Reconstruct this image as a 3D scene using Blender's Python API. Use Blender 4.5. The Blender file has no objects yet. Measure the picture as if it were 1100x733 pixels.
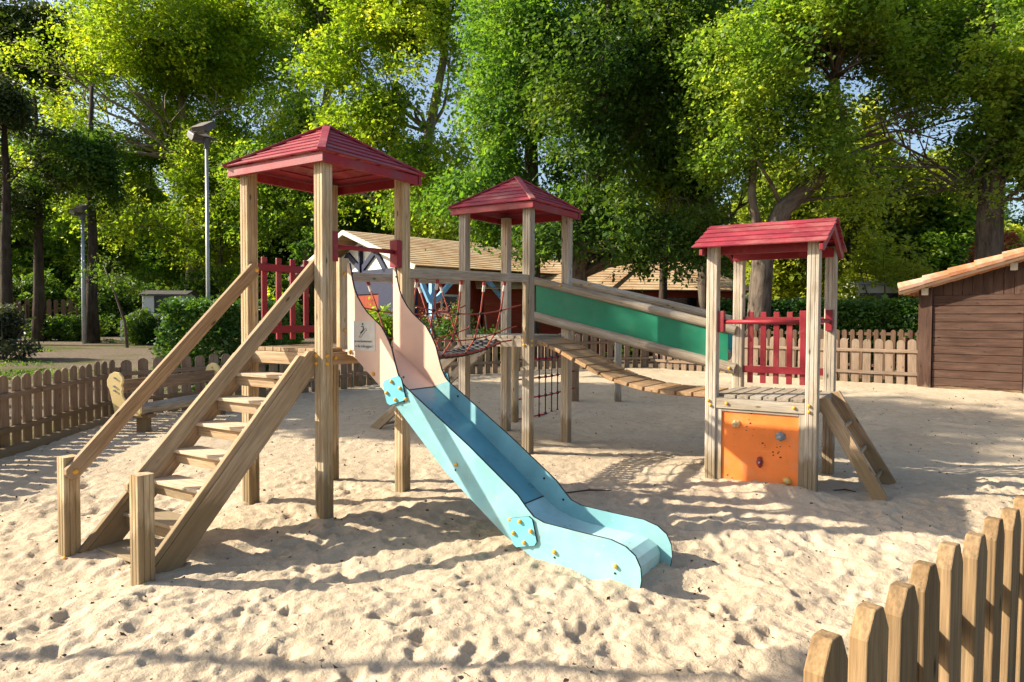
import bpy, math, random
import numpy as np
from mathutils import Vector, Matrix

random.seed(7)
rng = np.random.default_rng(11)
SC = bpy.context.scene
COL = SC.collection
TH = 0.5771                      # heading of the play structure
AX, AY = -1.618374, 6.061128     # foot of the corner post of the slide tower
CT, ST = math.cos(TH), math.sin(TH)


def l2w(x, y):
    return (AX + x * CT + y * ST, AY - x * ST + y * CT)


# ------------------------------------------------------------------ materials
def new_mat(name):
    m = bpy.data.materials.new(name)
    m.use_nodes = True
    nt = m.node_tree
    nt.nodes.clear()
    out = nt.nodes.new('ShaderNodeOutputMaterial')
    return m, nt, out


def N(nt, t, **kw):
    n = nt.nodes.new(t)
    for k, v in kw.items():
        if k.startswith('i_'):
            n.inputs[k[2:].replace('_', ' ')].default_value = v
        else:
            setattr(n, k, v)
    return n


def ramp(nt, stops):
    r = nt.nodes.new('ShaderNodeValToRGB')
    el = r.color_ramp.elements
    while len(el) < len(stops):
        el.new(0.5)
    for e, (p, c) in zip(el, stops):
        e.position = p
        e.color = (c[0], c[1], c[2], 1) if not isinstance(c, float) else (c, c, c, 1)
    return r


def mixc(nt, fac, a, b, mode='MIX'):
    m = nt.nodes.new('ShaderNodeMix')
    m.data_type = 'RGBA'
    m.blend_type = mode
    for sock, v in ((0, fac), (6, a), (7, b)):
        if hasattr(v, 'links') or hasattr(v, 'is_output'):
            nt.links.new(v, m.inputs[sock])
        elif isinstance(v, (int, float)):
            m.inputs[sock].default_value = v
        else:
            m.inputs[sock].default_value = (v[0], v[1], v[2], 1)
    return m.outputs[2]


def noise(nt, vec, scale, detail=4, rough=0.55, dist=0.0):
    n = nt.nodes.new('ShaderNodeTexNoise')
    n.inputs['Scale'].default_value = scale
    n.inputs['Detail'].default_value = detail
    n.inputs['Roughness'].default_value = rough
    n.inputs['Distortion'].default_value = dist
    if vec is not None:
        nt.links.new(vec, n.inputs['Vector'])
    return n.outputs['Fac']


def mapping(nt, vec, scale):
    m = nt.nodes.new('ShaderNodeMapping')
    m.inputs['Scale'].default_value = scale
    nt.links.new(vec, m.inputs['Vector'])
    return m.outputs['Vector']


def attr(nt, name):
    a = nt.nodes.new('ShaderNodeAttribute')
    a.attribute_name = name
    return a


def bsdf(nt, out, rough=0.7, spec=0.3):
    p = nt.nodes.new('ShaderNodeBsdfPrincipled')
    p.inputs['Roughness'].default_value = rough
    p.inputs['Specular IOR Level'].default_value = spec
    nt.links.new(p.outputs[0], out.inputs[0])
    return p


def bump(nt, p, h, strength, dist):
    b = nt.nodes.new('ShaderNodeBump')
    b.inputs['Strength'].default_value = strength
    b.inputs['Distance'].default_value = dist
    nt.links.new(h, b.inputs['Height'])
    nt.links.new(b.outputs[0], p.inputs['Normal'])


def wood(name, light, dark, grey, greyamt=0.4, knots=True, moss=0.0):
    """sawn timber: grain along the piece (attribute gco), bleached patches, knots, checks"""
    m, nt, out = new_mat(name)
    p = bsdf(nt, out, 0.8, 0.2)
    a = attr(nt, 'gco').outputs['Vector']
    g = noise(nt, mapping(nt, a, (1.6, 26, 26)), 1.0, 5, 0.6, 0.8)
    fine = noise(nt, mapping(nt, a, (5, 120, 120)), 1.0, 3, 0.6)
    patch = noise(nt, mapping(nt, a, (1.3, 5, 5)), 1.0, 4, 0.6)
    r = ramp(nt, [(0.30, dark), (0.52, [(x + y) / 2 for x, y in zip(light, dark)]), (0.72, light)])
    nt.links.new(g, r.inputs[0])
    pr = ramp(nt, [(0.40, 0.0), (0.68, 1.0)])
    nt.links.new(patch, pr.inputs[0])
    mul = N(nt, 'ShaderNodeMath', operation='MULTIPLY')
    nt.links.new(pr.outputs[0], mul.inputs[0])
    mul.inputs[1].default_value = greyamt
    c = mixc(nt, mul.outputs[0], r.outputs[0], grey)
    fr = ramp(nt, [(0.3, 0.62), (0.6, 1.05)])
    nt.links.new(fine, fr.inputs[0])
    c = mixc(nt, 0.8, c, fr.outputs[0], 'MULTIPLY')
    if knots:
        v = N(nt, 'ShaderNodeTexVoronoi')
        v.inputs['Scale'].default_value = 1.0
        nt.links.new(mapping(nt, a, (3.2, 9, 9)), v.inputs['Vector'])
        kr = ramp(nt, [(0.05, 0.25), (0.13, 1.0)])
        nt.links.new(v.outputs['Distance'], kr.inputs[0])
        c = mixc(nt, 1.0, c, kr.outputs[0], 'MULTIPLY')
    # drying checks: long dark hairlines
    ck = noise(nt, mapping(nt, a, (0.9, 60, 60)), 1.0, 2, 0.5, 0.3)
    cr = ramp(nt, [(0.27, 0.35), (0.33, 1.0)])
    nt.links.new(ck, cr.inputs[0])
    c = mixc(nt, 0.8, c, cr.outputs[0], 'MULTIPLY')
    if moss:
        ms = noise(nt, mapping(nt, a, (2.2, 7, 7)), 1.3, 5, 0.65)
        mr = ramp(nt, [(0.55, 0.0), (0.72, 1.0)])
        nt.links.new(ms, mr.inputs[0])
        mm = N(nt, 'ShaderNodeMath', operation='MULTIPLY')
        nt.links.new(mr.outputs[0], mm.inputs[0])
        mm.inputs[1].default_value = moss
        c = mixc(nt, mm.outputs[0], c, (0.16, 0.17, 0.07))
    gp_ = N(nt, 'ShaderNodeNewGeometry')
    sx_ = N(nt, 'ShaderNodeSeparateXYZ')
    nt.links.new(gp_.outputs['Position'], sx_.inputs[0])
    fn_ = noise(nt, mapping(nt, a, (3, 18, 18)), 1.0, 4, 0.6)
    fm_ = N(nt, 'ShaderNodeMath', operation='MULTIPLY_ADD')
    nt.links.new(fn_, fm_.inputs[0])
    fm_.inputs[1].default_value = -0.55
    nt.links.new(sx_.outputs['Z'], fm_.inputs[2])
    fr_ = ramp(nt, [(0.0, 0.75), (0.10, 0.0)])
    nt.links.new(fm_.outputs[0], fr_.inputs[0])
    c = mixc(nt, fr_.outputs[0], c, (0.20, 0.145, 0.075))
    oi = N(nt, 'ShaderNodeObjectInfo')
    rr = ramp(nt, [(0.0, 0.78), (1.0, 1.12)])
    nt.links.new(oi.outputs['Random'], rr.inputs[0])
    c = mixc(nt, 1.0, c, rr.outputs[0], 'MULTIPLY')
    nt.links.new(c, p.inputs['Base Color'])
    bump(nt, p, fine, 0.5, 0.004)
    return m


def paint(name, col, rough=0.45, worn=0.25, wornc=(0.35, 0.28, 0.22), spec=0.4, fade=0.2, bumpy=0.15):
    m, nt, out = new_mat(name)
    p = bsdf(nt, out, rough, spec)
    a = attr(nt, 'gco').outputs['Vector']
    n1 = noise(nt, a, 3.0, 5, 0.6)
    n2 = noise(nt, mapping(nt, a, (6, 40, 40)), 1.0, 4, 0.6)
    r = ramp(nt, [(0.35, 1 - fade), (0.65, 1 + fade)])
    nt.links.new(n1, r.inputs[0])
    c = mixc(nt, 1.0, col, r.outputs[0], 'MULTIPLY')
    n3 = noise(nt, mapping(nt, a, (9, 14, 14)), 2.2, 6, 0.7)
    wr = ramp(nt, [(0.60, 0.0), (0.70, 1.0)])
    nt.links.new(n3, wr.inputs[0])
    mm = N(nt, 'ShaderNodeMath', operation='MULTIPLY')
    nt.links.new(wr.outputs[0], mm.inputs[0])
    mm.inputs[1].default_value = worn
    c = mixc(nt, mm.outputs[0], c, wornc)
    sc = noise(nt, mapping(nt, a, (2.5, 70, 70)), 1.0, 4, 0.7, 0.4)
    sr = ramp(nt, [(0.66, 0.0), (0.72, min(1.0, worn * 1.3))])
    nt.links.new(sc, sr.inputs[0])
    c = mixc(nt, sr.outputs[0], c, [min(1.0, x * 1.5 + 0.08) for x in col])
    dn = noise(nt, a, 1.7, 6, 0.75)
    dr = ramp(nt, [(0.50, 0.0), (0.75, min(1.0, worn * 0.8))])
    nt.links.new(dn, dr.inputs[0])
    c = mixc(nt, dr.outputs[0], c, (0.42, 0.35, 0.25))
    nt.links.new(c, p.inputs['Base Color'])
    rr = ramp(nt, [(0.3, max(0.1, rough - 0.12)), (0.7, min(1.0, rough + 0.2))])
    nt.links.new(n1, rr.inputs[0])
    nt.links.new(rr.outputs[0], p.inputs['Roughness'])
    bump(nt, p, n2, bumpy, 0.003)
    return m


def leafmat(name, c1, c2, c3, trans=0.45, glossy=0.25):
    """c1 dark, c2 mid, c3 light; tint is a per-leaf random value, noise makes sprays differ"""
    m, nt, out = new_mat(name)
    t = attr(nt, 'tint').outputs['Fac']
    geo = N(nt, 'ShaderNodeNewGeometry')
    n1 = noise(nt, geo.outputs['Position'], 0.55, 3, 0.6)
    add = N(nt, 'ShaderNodeMath', operation='MULTIPLY_ADD')
    nt.links.new(t, add.inputs[0])
    add.inputs[1].default_value = 0.55
    sub = N(nt, 'ShaderNodeMath', operation='MULTIPLY_ADD')
    nt.links.new(n1, sub.inputs[0])
    sub.inputs[1].default_value = 1.5
    sub.inputs[2].default_value = -0.52
    nt.links.new(sub.outputs[0], add.inputs[2])
    r = ramp(nt, [(0.12, c1), (0.5, c2), (0.92, c3)])
    nt.links.new(add.outputs[0], r.inputs[0])
    d = N(nt, 'ShaderNodeBsdfPrincipled')
    d.inputs['Roughness'].default_value = 0.5
    d.inputs['Specular IOR Level'].default_value = glossy
    nt.links.new(r.outputs[0], d.inputs['Base Color'])
    tr = N(nt, 'ShaderNodeBsdfTranslucent')
    hs = N(nt, 'ShaderNodeMix', data_type='RGBA', blend_type='MULTIPLY')
    hs.inputs[0].default_value = 1.0
    nt.links.new(r.outputs[0], hs.inputs[6])
    hs.inputs[7].default_value = (1.9, 1.75, 0.6, 1)
    nt.links.new(hs.outputs[2], tr.inputs['Color'])
    mx = N(nt, 'ShaderNodeMixShader')
    mx.inputs[0].default_value = trans
    nt.links.new(d.outputs[0], mx.inputs[1])
    nt.links.new(tr.outputs[0], mx.inputs[2])
    nt.links.new(mx.outputs[0], out.inputs[0])
    return m


def barkmat(name, c1, c2, moss=0.2):
    m, nt, out = new_mat(name)
    p = bsdf(nt, out, 0.9, 0.1)
    a = attr(nt, 'gco').outputs['Vector']
    g = noise(nt, mapping(nt, a, (2.0, 9, 9)), 1.0, 6, 0.65, 0.6)
    r = ramp(nt, [(0.32, c1), (0.68, c2)])
    nt.links.new(g, r.inputs[0])
    n2 = noise(nt, a, 1.6, 4, 0.6)
    mr = ramp(nt, [(0.5, 0.0), (0.7, moss)])
    nt.links.new(n2, mr.inputs[0])
    c = mixc(nt, mr.outputs[0], r.outputs[0], (0.20, 0.20, 0.15))
    nt.links.new(c, p.inputs['Base Color'])
    bump(nt, p, g, 0.9, 0.03)
    return m


def plain(name, col, rough=0.6, metal=0.0, spec=0.3, var=0.15, scale=6.0):
    m, nt, out = new_mat(name)
    p = bsdf(nt, out, rough, spec)
    p.inputs['Metallic'].default_value = metal
    tc = N(nt, 'ShaderNodeTexCoord')
    n1 = noise(nt, tc.outputs['Object'], scale, 5, 0.6)
    r = ramp(nt, [(0.3, 1 - var), (0.7, 1 + var)])
    nt.links.new(n1, r.inputs[0])
    nt.links.new(mixc(nt, 1.0, col, r.outputs[0], 'MULTIPLY'), p.inputs['Base Color'])
    return m


M = {}
M['post'] = wood('pale_pine', (0.64, 0.475, 0.27), (0.31, 0.205, 0.10), (0.60, 0.52, 0.38), 0.65, True, 0.2)
M['post_grey'] = wood('silvered_pine', (0.56, 0.47, 0.35), (0.30, 0.24, 0.17), (0.56, 0.52, 0.45), 0.7, True, 0.2)
M['stair'] = wood('tan_timber', (0.54, 0.375, 0.215), (0.28, 0.18, 0.095), (0.50, 0.41, 0.30), 0.4, True, 0.05)
M['tread'] = wood('sandy_tread', (0.72, 0.58, 0.41), (0.48, 0.36, 0.23), (0.62, 0.53, 0.40), 0.5, True)
M['rail'] = wood('grey_rail', (0.46, 0.39, 0.29), (0.26, 0.20, 0.14), (0.50, 0.46, 0.39), 0.6, True, 0.3)
M['bridge'] = wood('bridge_plank', (0.56, 0.34, 0.15), (0.32, 0.18, 0.08), (0.42, 0.35, 0.27), 0.4, True)
M['fence'] = wood('brown_fence', (0.38, 0.25, 0.15), (0.19, 0.115, 0.065), (0.36, 0.285, 0.21), 0.45, True, 0.1)
M['fence_far'] = wood('greybrown_fence', (0.27, 0.185, 0.125), (0.15, 0.10, 0.065), (0.29, 0.235, 0.18), 0.5, True, 0.1)
M['near_fence'] = wood('honey_fence', (0.37, 0.235, 0.11), (0.17, 0.105, 0.05), (0.34, 0.25, 0.15), 0.35, True, 0.05)
M['dark_fence'] = wood('dark_fence', (0.16, 0.09, 0.05), (0.07, 0.04, 0.025), (0.14, 0.10, 0.07), 0.3, False)
M['shed'] = wood('shed_boards', (0.085, 0.044, 0.029), (0.036, 0.019, 0.013), (0.13, 0.08, 0.058), 0.4, True)
M['red'] = paint('red_stain', (0.23, 0.010, 0.018), 0.5, 0.25, (0.25, 0.06, 0.05))
M['roof_red'] = paint('roof_red', (0.26, 0.024, 0.038), 0.6, 0.5, (0.27, 0.10, 0.10), fade=0.28, bumpy=0.6)
M['pink'] = paint('peach_board', (0.80, 0.54, 0.405), 0.42, 0.14, (0.6, 0.45, 0.35), fade=0.05, bumpy=0.05)
M['blue'] = paint('light_blue_board', (0.235, 0.49, 0.515), 0.42, 0.5, (0.46, 0.58, 0.55), fade=0.14, bumpy=0.05)
M['plate'] = paint('turquoise_plate', (0.15, 0.50, 0.56), 0.38, 0.25, (0.4, 0.55, 0.55), fade=0.1, bumpy=0.05)
M['bed_blue'] = paint('blue_bed', (0.115, 0.32, 0.375), 0.3, 0.55, (0.34, 0.46, 0.47), spec=0.5, fade=0.14, bumpy=0.05)
M['bed_end'] = paint('pale_bed', (0.36, 0.58, 0.58), 0.35, 0.5, (0.55, 0.52, 0.44), fade=0.15)
M['edge'] = plain('board_edge', (0.035, 0.03, 0.028), 0.6)
M['orange'] = paint('orange_board', (0.84, 0.215, 0.04), 0.4, 0.5, (0.42, 0.10, 0.03), fade=0.10, bumpy=0.05)
M['green'] = paint('green_board', (0.004, 0.175, 0.09), 0.42, 0.1, (0.05, 0.22, 0.15), fade=0.15, bumpy=0.05)
M['teal'] = paint('teal_board', (0.01, 0.26, 0.32), 0.4, 0.1, (0.05, 0.3, 0.3))
M['cream'] = paint('cream_board', (0.80, 0.60, 0.26), 0.45, 0.1, (0.5, 0.4, 0.25), fade=0.06, bumpy=0.05)
M['cap'] = plain('yellow_cap', (0.72, 0.36, 0.03), 0.35, 0, 0.5, 0.25, 30)
M['hole'] = plain('black_plug', (0.02, 0.02, 0.02), 0.5)
M['rope'] = plain('red_rope', (0.32, 0.085, 0.065), 0.85, 0, 0.1, 0.35, 60)
M['rope_red'] = plain('crimson_rope', (0.42, 0.02, 0.05), 0.85, 0, 0.1, 0.3, 60)
M['rubber'] = plain('black_rubber', (0.022, 0.022, 0.024), 0.6)
M['ferrule'] = plain('white_ferrule', (0.6, 0.56, 0.5), 0.5)
M['shackle'] = plain('red_shackle', (0.30, 0.05, 0.05), 0.5)
M['steel'] = plain('galvanised', (0.36, 0.38, 0.40), 0.5, 0.5, 0.5, 0.2, 4)
M['lamp_body'] = plain('lamp_housing', (0.10, 0.09, 0.09), 0.5, 0, 0.4)
M['lamp_top'] = plain('lamp_top', (0.15, 0.13, 0.115), 0.7, 0, 0.3, 0.3)
M['glass'] = plain('lamp_glass', (0.10, 0.11, 0.12), 0.15, 0, 0.6)
M['white'] = plain('white_wall', (0.70, 0.70, 0.66), 0.7, 0, 0.2, 0.1, 1.5)
M['offwhite'] = plain('cream_wall', (0.62, 0.56, 0.46), 0.8, 0, 0.2, 0.12, 1.5)
M['navy'] = plain('navy_timber', (0.012, 0.018, 0.05), 0.6)
M['skyblue'] = plain('light_blue_timber', (0.22, 0.48, 0.78), 0.55)
M['redboards'] = wood('red_boards', (0.40, 0.075, 0.035), (0.22, 0.035, 0.02), (0.36, 0.10, 0.05), 0.3, False)
M['dark'] = plain('dark_glass', (0.012, 0.014, 0.018), 0.2, 0, 0.5)
M['sign'] = plain('sign_plate', (0.66, 0.62, 0.54), 0.45, 0, 0.4, 0.08, 20)
M['ink'] = plain('sign_ink', (0.06, 0.055, 0.05), 0.6)
M['hold_grey'] = plain('grey_hold', (0.22, 0.25, 0.27), 0.7, 0, 0.2, 0.4, 40)
M['hold_red'] = plain('maroon_hold', (0.28, 0.05, 0.05), 0.7, 0, 0.2, 0.4, 40)
M['hold_yellow'] = plain('ochre_hold', (0.62, 0.40, 0.10), 0.7, 0, 0.2, 0.4, 40)
M['hold_cream'] = plain('cream_hold', (0.66, 0.46, 0.22), 0.7, 0, 0.2, 0.4, 40)
M['globe'] = plain('lamp_globe', (0.75, 0.75, 0.72), 0.3)
M['twig'] = plain('twig', (0.07, 0.045, 0.03), 0.8)

M['l_yellow'] = leafmat('leaf_yellow_green', (0.070, 0.145, 0.018), (0.19, 0.30, 0.030), (0.38, 0.43, 0.045), 0.55)
M['l_mid'] = leafmat('leaf_mid', (0.055, 0.135, 0.022), (0.14, 0.255, 0.036), (0.30, 0.37, 0.052), 0.55)
M['l_horn'] = leafmat('leaf_hornbeam', (0.036, 0.100, 0.020), (0.080, 0.18, 0.030), (0.18, 0.28, 0.045), 0.55)
M['l_oak'] = leafmat('leaf_oak', (0.060, 0.135, 0.024), (0.155, 0.265, 0.042), (0.33, 0.40, 0.065), 0.58)
M['l_dark'] = leafmat('leaf_dark', (0.028, 0.072, 0.017), (0.062, 0.130, 0.024), (0.145, 0.205, 0.036), 0.48)
M['l_pine'] = leafmat('leaf_pine', (0.018, 0.039, 0.013), (0.044, 0.072, 0.023), (0.098, 0.117, 0.039), 0.2)
M['l_belt'] = leafmat('leaf_belt', (0.03, 0.06, 0.012), (0.075, 0.13, 0.02), (0.17, 0.22, 0.03), 0.4)
M['l_far'] = leafmat('leaf_far', (0.12, 0.18, 0.03), (0.27, 0.34, 0.05), (0.46, 0.46, 0.07), 0.55)
M['l_hedge'] = leafmat('leaf_hedge', (0.026, 0.072, 0.016), (0.055, 0.137, 0.021), (0.130, 0.234, 0.033), 0.3, 0.4)
M['l_grey'] = leafmat('leaf_grey', (0.039, 0.055, 0.033), (0.078, 0.098, 0.058), (0.156, 0.163, 0.104), 0.25)
M['l_red'] = leafmat('leaf_red', (0.130, 0.046, 0.033), (0.286, 0.078, 0.052), (0.455, 0.182, 0.117), 0.4)
M['blossom'] = leafmat('petal_pink', (0.35, 0.13, 0.13), (0.5, 0.22, 0.2), (0.6, 0.4, 0.36), 0.3)
M['bark'] = barkmat('bark_grey', (0.045, 0.034, 0.026), (0.17, 0.135, 0.105), 0.5)
M['bark_pine'] = barkmat('bark_pine', (0.026, 0.020, 0.015), (0.085, 0.062, 0.047), 0.2)
M['bark_pale'] = barkmat('bark_pale', (0.10, 0.085, 0.06), (0.27, 0.23, 0.17), 0.3)


def sand_mat():
    m, nt, out = new_mat('sand')
    p = bsdf(nt, out, 0.95, 0.05)
    geo = N(nt, 'ShaderNodeNewGeometry')
    pos = geo.outputs['Position']
    big = noise(nt, pos, 0.55, 4, 0.6)
    mid = noise(nt, pos, 7.0, 5, 0.65)
    fine = noise(nt, pos, 150.0, 3, 0.7)
    r = ramp(nt, [(0.28, (0.395, 0.305, 0.208)), (0.5, (0.515, 0.415, 0.292)), (0.74, (0.61, 0.505, 0.37))])
    add = N(nt, 'ShaderNodeMath', operation='MULTIPLY_ADD')
    nt.links.new(mid, add.inputs[0])
    add.inputs[1].default_value = 0.5
    m2 = N(nt, 'ShaderNodeMath', operation='MULTIPLY')
    nt.links.new(big, m2.inputs[0])
    m2.inputs[1].default_value = 0.5
    nt.links.new(m2.outputs[0], add.inputs[2])
    nt.links.new(add.outputs[0], r.inputs[0])
    fr = ramp(nt, [(0.30, 0.72), (0.55, 1.0), (0.75, 1.12)])
    nt.links.new(fine, fr.inputs[0])
    c = mixc(nt, 0.85, r.outputs[0], fr.outputs[0], 'MULTIPLY')
    # dark organic crumbs
    v = N(nt, 'ShaderNodeTexVoronoi')
    v.inputs['Scale'].default_value = 26.0
    nt.links.new(pos, v.inputs['Vector'])
    vr = ramp(nt, [(0.07, 1.0), (0.12, 0.0)])
    nt.links.new(v.outputs['Distance'], vr.inputs[0])
    sel = noise(nt, pos, 3.1, 4, 0.6)
    sr = ramp(nt, [(0.46, 0.0), (0.60, 0.85)])
    nt.links.new(sel, sr.inputs[0])
    mm = N(nt, 'ShaderNodeMath', operation='MULTIPLY')
    nt.links.new(vr.outputs[0], mm.inputs[0])
    nt.links.new(sr.outputs[0], mm.inputs[1])
    c = mixc(nt, mm.outputs[0], c, (0.13, 0.085, 0.05))
    sp = noise(nt, pos, 62.0, 4, 0.75)
    spr = ramp(nt, [(0.60, 0.0), (0.70, 0.7)])
    nt.links.new(sp, spr.inputs[0])
    sm = N(nt, 'ShaderNodeMath', operation='MULTIPLY')
    nt.links.new(spr.outputs[0], sm.inputs[0])
    nt.links.new(sr.outputs[0], sm.inputs[1])
    c = mixc(nt, sm.outputs[0], c, (0.20, 0.125, 0.07))
    nt.links.new(c, p.inputs['Base Color'])
    hm = N(nt, 'ShaderNodeMath', operation='MULTIPLY_ADD')
    nt.links.new(fine, hm.inputs[0])
    hm.inputs[1].default_value = 0.25
    m30 = noise(nt, pos, 34.0, 4, 0.7)
    nt.links.new(m30, hm.inputs[2])
    bump(nt, p, hm.outputs[0], 0.75, 0.02)
    return m


def ground_mat():
    m, nt, out = new_mat('grass_and_dirt')
    p = bsdf(nt, out, 0.95, 0.05)
    geo = N(nt, 'ShaderNodeNewGeometry')
    pos = geo.outputs['Position']
    n1 = noise(nt, mapping(nt, pos, (0.25, 0.5, 1)), 1.0, 5, 0.6)
    n2 = noise(nt, pos, 12.0, 5, 0.7)
    g = ramp(nt, [(0.3, (0.05, 0.06, 0.018)), (0.7, (0.135, 0.135, 0.045))])
    nt.links.new(n2, g.inputs[0])
    d = ramp(nt, [(0.3, (0.10, 0.078, 0.055)), (0.7, (0.22, 0.175, 0.13))])
    nt.links.new(n2, d.inputs[0])
    s = ramp(nt, [(0.38, 0.0), (0.50, 1.0)])
    nt.links.new(n1, s.inputs[0])
    nt.links.new(mixc(nt, s.outputs[0], g.outputs[0], d.outputs[0]), p.inputs['Base Color'])
    bump(nt, p, n2, 0.8, 0.05)
    return m


M['sand'] = sand_mat()
M['ground'] = ground_mat()


def tile_mat(name, c1, c2, litter, amt):
    m, nt, out = new_mat(name)
    p = bsdf(nt, out, 0.9, 0.1)
    a = attr(nt, 'gco').outputs['Vector']
    geo = N(nt, 'ShaderNodeNewGeometry')
    n1 = noise(nt, geo.outputs['Position'], 3.2, 5, 0.65)
    n2 = noise(nt, geo.outputs['Position'], 1.1, 5, 0.7)
    r = ramp(nt, [(0.3, c1), (0.7, c2)])
    nt.links.new(n1, r.inputs[0])
    s = ramp(nt, [(0.42, 0.0), (0.6, amt)])
    nt.links.new(n2, s.inputs[0])
    nt.links.new(mixc(nt, s.outputs[0], r.outputs[0], litter), p.inputs['Base Color'])
    bump(nt, p, n1, 0.4, 0.02)
    return m


M['tile'] = tile_mat('old_tiles', (0.34, 0.215, 0.125), (0.54, 0.36, 0.21), (0.55, 0.43, 0.27), 0.9)
M['tile_orange'] = tile_mat('orange_tiles', (0.34, 0.125, 0.06), (0.50, 0.23, 0.115), (0.52, 0.46, 0.38), 0.5)


# ------------------------------------------------------------------ mesh builder
class MB:
    def __init__(self, off=(0, 0, 0)):
        self.v, self.f, self.g, self.mi = [], [], [], []
        self.off = Vector(off)
        self.cuts = []

    def raw(self, verts, faces, gco, mi=0):
        b = len(self.v)
        self.cuts.append((len(self.v), len(self.f)))
        self.v += [tuple(Vector(v) - self.off) for v in verts]
        self.g += [tuple(g) for g in gco]
        for i, f in enumerate(faces):
            self.f.append(tuple(b + k for k in f))
            self.mi.append(mi[i] if isinstance(mi, (list, tuple)) else mi)

    def beam(self, p0, p1, w, h, up=(0, 0, 1), mi=0):
        """bar from p0 to p1; w across, h along 'up'"""
        p0, p1 = Vector(p0), Vector(p1)
        d = (p1 - p0)
        L = d.length
        d = d / L
        up = Vector(up)
        s = d.cross(up)
        if s.length < 1e-5:
            s = d.cross(Vector((1, 0, 0)))
        s.normalize()
        t = s.cross(d)
        ro = [random.uniform(0, 50) for _ in range(3)]
        vs, gs = [], []
        for e, q in ((0, p0), (L, p1)):
            for a, b in ((-1, -1), (1, -1), (1, 1), (-1, 1)):
                vs.append(q + s * (a * w / 2) + t * (b * h / 2))
                gs.append((e + ro[0], a * w / 2 + ro[1], b * h / 2 + ro[2]))
        self.raw(vs, [(3, 2, 1, 0), (4, 5, 6, 7), (0, 1, 5, 4), (1, 2, 6, 5), (2, 3, 7, 6), (3, 0, 4, 7)], gs, mi)

    def box(self, lo, hi, axis=None, mi=0):
        lo, hi = Vector(lo), Vector(hi)
        sz = hi - lo
        if axis is None:
            axis = max(range(3), key=lambda i: sz[i])
        c = (lo + hi) / 2
        a, b = c.copy(), c.copy()
        a[axis], b[axis] = lo[axis], hi[axis]
        if axis == 2:
            self.beam(a, b, sz.x, sz.y, (0, 1, 0), mi)
        elif axis == 0:
            self.beam(a, b, sz.y, sz.z, (0, 0, 1), mi)
        else:
            self.beam(a, b, sz.x, sz.z, (0, 0, 1), mi)

    def prism(self, poly, o, ex, ey, depth, mi=0, mside=None, long_axis=0):
        """poly (list of 2D) in plane o+ex,ey, thickened by vector depth (centred)"""
        o, ex, ey, dp = Vector(o), Vector(ex), Vector(ey), Vector(depth)
        n = len(poly)
        area = sum(poly[i][0] * poly[(i + 1) % n][1] - poly[(i + 1) % n][0] * poly[i][1] for i in range(n))
        if (area > 0) != (ex.cross(ey).dot(dp) > 0):
            poly = poly[::-1]
        ro = [random.uniform(0, 50) for _ in range(3)]
        vs, gs = [], []
        for k in (-0.5, 0.5):
            for (x, y) in poly:
                vs.append(o + ex * x + ey * y + dp * k)
                u, w = (x, y) if long_axis == 0 else (y, x)
                gs.append((u + ro[0], w + ro[1], k * dp.length + ro[2]))
        fs = [tuple(range(n))[::-1], tuple(range(n, 2 * n))]
        ms = [mi, mi]
        for i in range(n):
            j = (i + 1) % n
            fs.append((i, j, n + j, n + i))
            ms.append(mi if mside is None else mside)
        self.raw(vs, fs, gs, ms)

    def tube(self, path, rad, n=8, mi=0, cap=True):
        path = [Vector(p) for p in path]
        if not isinstance(rad, (list, tuple)):
            rad = [rad] * len(path)
        ro = [random.uniform(0, 50) for _ in range(3)]
        vs, gs, fs = [], [], []
        L = 0.0
        ref = None
        for i, p in enumerate(path):
            if i == 0:
                d = path[1] - p
            elif i == len(path) - 1:
                d = p - path[i - 1]
            else:
                d = path[i + 1] - path[i - 1]
            d.normalize()
            if ref is None:
                ref = Vector((0, 0, 1)) if abs(d.z) < 0.9 else Vector((1, 0, 0))
            s = d.cross(ref)
            if s.length < 1e-4:
                s = d.cross(Vector((0.3, 1, 0.2)))
            s.normalize()
            t = s.cross(d)
            ref = t
            if i:
                L += (p - path[i - 1]).length
            for k in range(n):
                a = 2 * math.pi * k / n
                o = s * math.cos(a) * rad[i] + t * math.sin(a) * rad[i]
                vs.append(p + o)
                gs.append((L + ro[0], math.cos(a) * rad[i] + ro[1], math.sin(a) * rad[i] + ro[2]))
        for i in range(len(path) - 1):
            for k in range(n):
                k2 = (k + 1) % n
                fs.append((i * n + k, i * n + k2, (i + 1) * n + k2, (i + 1) * n + k))
        if cap:
            fs.append(tuple(range(n))[::-1])
            fs.append(tuple((len(path) - 1) * n + k for k in range(n)))
        self.raw(vs, fs, gs, mi)

    def ball(self, c, r, mi=0, seg=8, rings=5, sq=(1, 1, 1)):
        c = Vector(c)
        vs, fs = [], []
        for i in range(rings + 1):
            ph = math.pi * i / rings
            for k in range(seg):
                a = 2 * math.pi * k / seg
                vs.append(c + Vector((math.sin(ph) * math.cos(a) * r * sq[0], math.sin(ph) * math.sin(a) * r * sq[1],
                                      math.cos(ph) * r * sq[2])))
        for i in range(rings):
            for k in range(seg):
                k2 = (k + 1) % seg
                fs.append((i * seg + k, (i + 1) * seg + k, (i + 1) * seg + k2, i * seg + k2))
        self.raw(vs, fs, [tuple(v) for v in vs], mi)

    def mesh(self, name, mats, smooth=False):
        me = bpy.data.meshes.new(name)
        me.from_pydata(self.v, [], self.f)
        at = me.attributes.new('gco', 'FLOAT_VECTOR', 'POINT')
        at.data.foreach_set('vector', np.array(self.g, dtype=np.float32).ravel())
        if not isinstance(mats, (list, tuple)):
            mats = [mats]
        for m in mats:
            me.materials.append(m)
        me.polygons.foreach_set('material_index', self.mi)
        if smooth:
            me.polygons.foreach_set('use_smooth', [True] * len(me.polygons))
        me.validate()
        me.update()
        return me

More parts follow.
